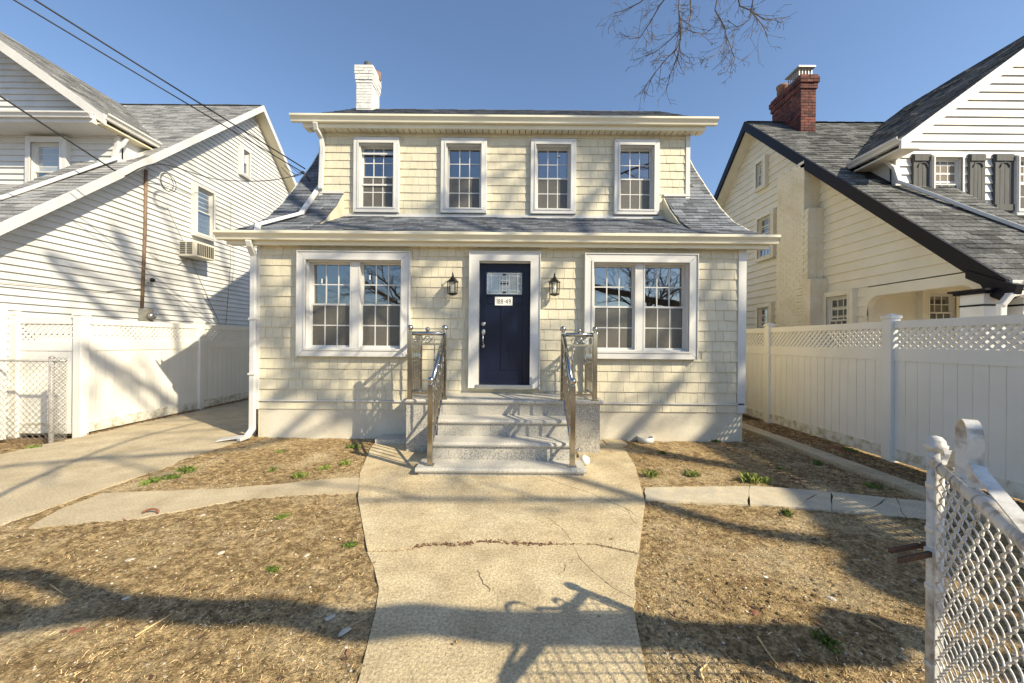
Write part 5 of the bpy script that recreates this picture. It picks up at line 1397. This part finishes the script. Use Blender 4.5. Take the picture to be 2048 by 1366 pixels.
TUFTS = ['right up against the loose slab by the steps', 'yellow-green, nearest the walkway below the loose slab', 'second from the walkway below the left window', 'third from the walkway above the narrow path', 'largest clump in the row along the driveway edge', 'at the driveway end of the narrow path', 'between the two big clumps at the driveway edge', 'small, under the middle of the left window pair', 'small, in the dirt between narrow path and left foundation', 'beside the walkway just above the flagstone path', 'second from the walkway above the flagstones', 'bright, above the middle of the flagstone path', 'right-hand partner of the bright clump above the flagstones', 'far right before the side curb, above the flagstones', 'in shade near the middle of the side curb', 'dark green, alone in the near branch shadow right of the walkway', 'just below the flagstone path', 'in shade right of the bright flagstone clump', 'by the chain-link post at the left edge', 'by the left edge of the walkway crack', 'against the right end of the foundation', 'between the side curb and the right fence', 'in the shade strip just right of the walkway', 'just below the narrow path, left of the walkway', 'faint, in the open middle of the left yard']
TM = tuft.mesh('grass_tuft')
tuft2 = MB()
for _ in range(150):
    a = rg.uniform(0, 2*PI); rr_ = min(.08, abs(rg.gauss(0, .04))); L = rg.uniform(.03, .10); ln = rg.uniform(.05, .5); p = Vector((rr_*math.cos(a)*1.4, rr_*math.sin(a), 0)); b = rg.uniform(0, 2*PI)
    d = Vector((math.cos(b)*ln, math.sin(b)*ln, 1)).normalized()*L; q = Vector((-math.sin(b), math.cos(b), 0))*.0024
    tuft2.add([p-q, p+q, p+d*.6+q*.7, p+d+Vector((math.cos(b), math.sin(b), -.4))*L*.25, p+d*.6-q*.7], [(0, 1, 2, 3, 4)])
TM2 = tuft2.mesh('grass_tuft')
for i, (x, y, s) in enumerate(((708, 895, 1.2), (690, 932, .9), (650, 940, .9), (598, 955, 1.0), (372, 942, 1.4), (305, 966, 1.3), (345, 957, 1.0), (560, 905, .8), (545, 942, .7), (1303, 955, 1.2), (1385, 953, 1.3), (1500, 964, 1.4), (1525, 966, 1.1), (1745, 975, 1.2), (1635, 930, 1.0), (1655, 1292, .9), (1573, 1030, .8), (1560, 940, .8), (66, 897, 1.0), (700, 1095, .7), (1430, 884, 1.0), (1700, 905, 1.0), (1325, 908, .8), (565, 1038, .7), (545, 1142, .6))):
    pale = i in (1, 2, 3, 9, 10, 11, 12); o = put('grass_tuft', TM2 if pale else TM, 'pale_grass' if pale else 'grass'); p = G(x, y); o.location = (p.x, p.y, max(0, ground_z(p.x, p.y))-.006); o.rotation_euler = (0, 0, rg.uniform(0, 6)); o.scale = (s*rg.uniform(.8, 1.1), s*rg.uniform(.75, 1.0), s*rg.uniform(.6, 1.05))
    tag(o, 'green grass tuft '+TUFTS[i], 'grass tuft', 'green grass tufts in the yard')
def rock(x, y, s, label, mat='stone', flat=.5, seed=0, cat='stone'):
    r = random.Random(seed); p = G(x, y); m = MB(); m.smooth = False
    prof = [(.5, 0), (.95, .25), (1.0, .5), (.7, .85), (.2, 1.0)]; n = 8; base = len(m.v)
    m.lathe((0, 0, 0), prof, n); m.v = [((a*(1+r.uniform(-.2, .2)))*s, b*s*(.7+r.uniform(-.12, .12)), c*s*flat*(1+r.uniform(-.1, .1))) for a, b, c in m.v]
    o = put('stone' if cat == 'stone' else cat.replace(' ', '_'), m, mat); z = ground_z(p.x, p.y); o.location = (p.x, p.y, max(z, 0) - s*flat*.18); o.rotation_euler = (0, 0, r.uniform(0, 6)); return tag(o, label, cat)
rock(442, 1107, .030, 'pale rounded stone lying alone in the left yard', seed=1)
rock(260, 1120, .030, 'flat whitish stone left of the rounded stone in the left yard', flat=.3, seed=2)
rock(252, 1199, .022, 'small white stone at the edge of the big branch shadow', flat=.35, seed=3)
rock(406, 1034, .026, 'pale stone just below the narrow concrete path', flat=.4, seed=4)
rock(614, 1112, .026, 'grey stone near the left edge of the walkway', flat=.3, seed=5)
rock(1662, 1198, .030, 'pinkish stone in the middle of the right yard', seed=6)
rock(1531, 1154, .016, 'tiny white chip in the sunlit right yard', 'sign_white', .3, 7)
rock(152, 1264, .035, 'orange brick fragment lying in the near left yard', 'terracotta', .35, 8, 'brick fragment')
rock(690, 1266, .04, 'dark flat stone in the branch shadow beside the walkway', flat=.3, seed=9)
rock(660, 1240, .03, 'grey stone in the branch shadow left of the walkway', flat=.3, seed=10)
rock(1508, 1228, .03, 'reddish clod in the right yard below the pink stone', 'terracotta', .4, 12, 'brick fragment')
# broken clay ring on the path
p = G(300, 1032)
tag(put('clay_shard', smooth(MB().tube([Vector((p.x+.07*math.cos(a), p.y+.03*math.sin(a), .03+.02*math.sin(a))) for a in [PI*i/10 for i in range(11)]], .010, 7)), 'terracotta'), 'curved red clay shard lying on the narrow concrete path', 'shard')
def stick(pts, r, label):
    P_ = [G(*q) for q in pts]; P_ = [Vector((q.x, q.y, max(ground_z(q.x, q.y), .0)+.012)) for q in P_]
    tag(put('stick', smooth(MB().tube(P_, [r*(1-.5*i/(len(P_)-1)) for i in range(len(P_))], 6)), 'straw'), label, 'stick')
stick([(270, 1281), (300, 1262), (330, 1245), (350, 1226)], .006, 'thin curved brown stick below the branch shadow on the left')
stick([(100, 1174), (125, 1193)], .004, 'short straw-coloured stick inside the left branch shadow')
stick([(1515, 1280), (1535, 1310), (1565, 1350)], .006, 'long bent dry stem at the bottom of the right yard')
stick([(1360, 1302), (1385, 1325), (1410, 1348)], .005, 'thin dry stem near the bottom edge right of the walkway')
stick([(1735, 1250), (1755, 1262), (1768, 1268)], .006, 'short pale stick just above the right branch shadow')
stick([(100, 1036), (125, 1032), (152, 1033)], .006, 'dark twig lying across the driveway edge')
stick([(1405, 1366), (1400, 1350), (1412, 1338)], .008, 'curled brown leaf stem at the bottom edge of the photo')
# slab beside the steps, white bits, board, splash
s0 = G(752, 890); bl_ = thing('loose_granite_slab', 'loose pale stone slab lying left of the front steps', 'slab', (-1.85, 6.1, 0))
bev(put('top_slab', MB().box((s0.x-.02, 5.98, .0), (CXS-lw-.01, 6.33, .085)), 'granite_top', bl_), .008)
p = G(1290, 878, .05); pb_ = tag(put('pipe_offcut', smooth(MB().lathe((p.x, p.y-.02, .01), [(.13, 0), (.13, .085), (.12, .085), (.12, .0)], 20)), 'white_trim'), 'white plastic ring lying by the foundation right of the steps', 'pipe')
q = G(1232, 890); o = put('paving_offcut', MB().box((q.x-.16, 6.02, .0), (q.x+.16, 6.33, .035)), 'concrete'); tag(o, 'thin concrete offcut against the foundation right of the steps', 'slab')
wv_ = thing('pipe_elbow', 'small white pipe elbow tucked beside the bottom steps', 'bag', (CXS+1.02, 4.95, 0))  # pipe elbow, shaped loosely as a lumpy ball with a short bent tube
m = MB(); m.smooth = True; m.ball((0, 0, 0), .065, 12); rb = random.Random(4); m.v = [(CXS+1.09+a*1.0*(1+rb.uniform(-.15, .15)), 5.05+b*1.2, .075+c*1.0*(1+rb.uniform(-.2, .2))) for a, b, c in m.v]; put('elbow_body', m, 'sign_white', wv_)
put('spout', smooth(MB().tube([(CXS+1.0, 5.05, .12), (CXS+.97, 5.03, .20), (CXS+1.02, 5.0, .24)], .022, 8)), 'satin_steel', wv_)
tag(put('leaning_board', MB().prism([Vector((xL-.16, 6.55, 0)), Vector((xL-.02, 6.55, .62)), Vector((xL-.01, 7.3, .62)), Vector((xL-.15, 7.3, 0))], (-.02, 0, .004)), 'board_brown'), 'dark brown board leaning against the house behind the downspout', 'board')
sb_ = PY(480, 882, 6.05)
sp_ = tag(put('splash_flap', MB().add([], []) or MB().prism([Vector((xx-.10, 6.10, .05)), Vector((xx-.36, 5.98, .025)), Vector((xx-.40, 6.16, .03)), Vector((xx-.12, 6.24, .06))], (0, 0, .012)), 'white_trim'), 'white bent splash flap at the foot of the downspout', 'splash flap')
tag(put('wall_brick', MB().box((5.0, 5.75, .0), (5.18, 6.05, .03)), 'terracotta'), 'flat red brick lying between curb and right fence', 'brick')
tag(put('grey_tile', MB().box((4.75, 3.9, .0), (5.15, 4.35, .02)), 'flagstone'), 'grey flat tile near the right fence behind the gate post', 'tile')
for i, (x, y) in enumerate(((1552, 845), (1575, 850))):
    rock(x, y, .09 if i == 0 else .07, ('dark rock leaning on the right fence post', 'second grey rock beside the right fence post')[i], 'stone', .7, 30+i)
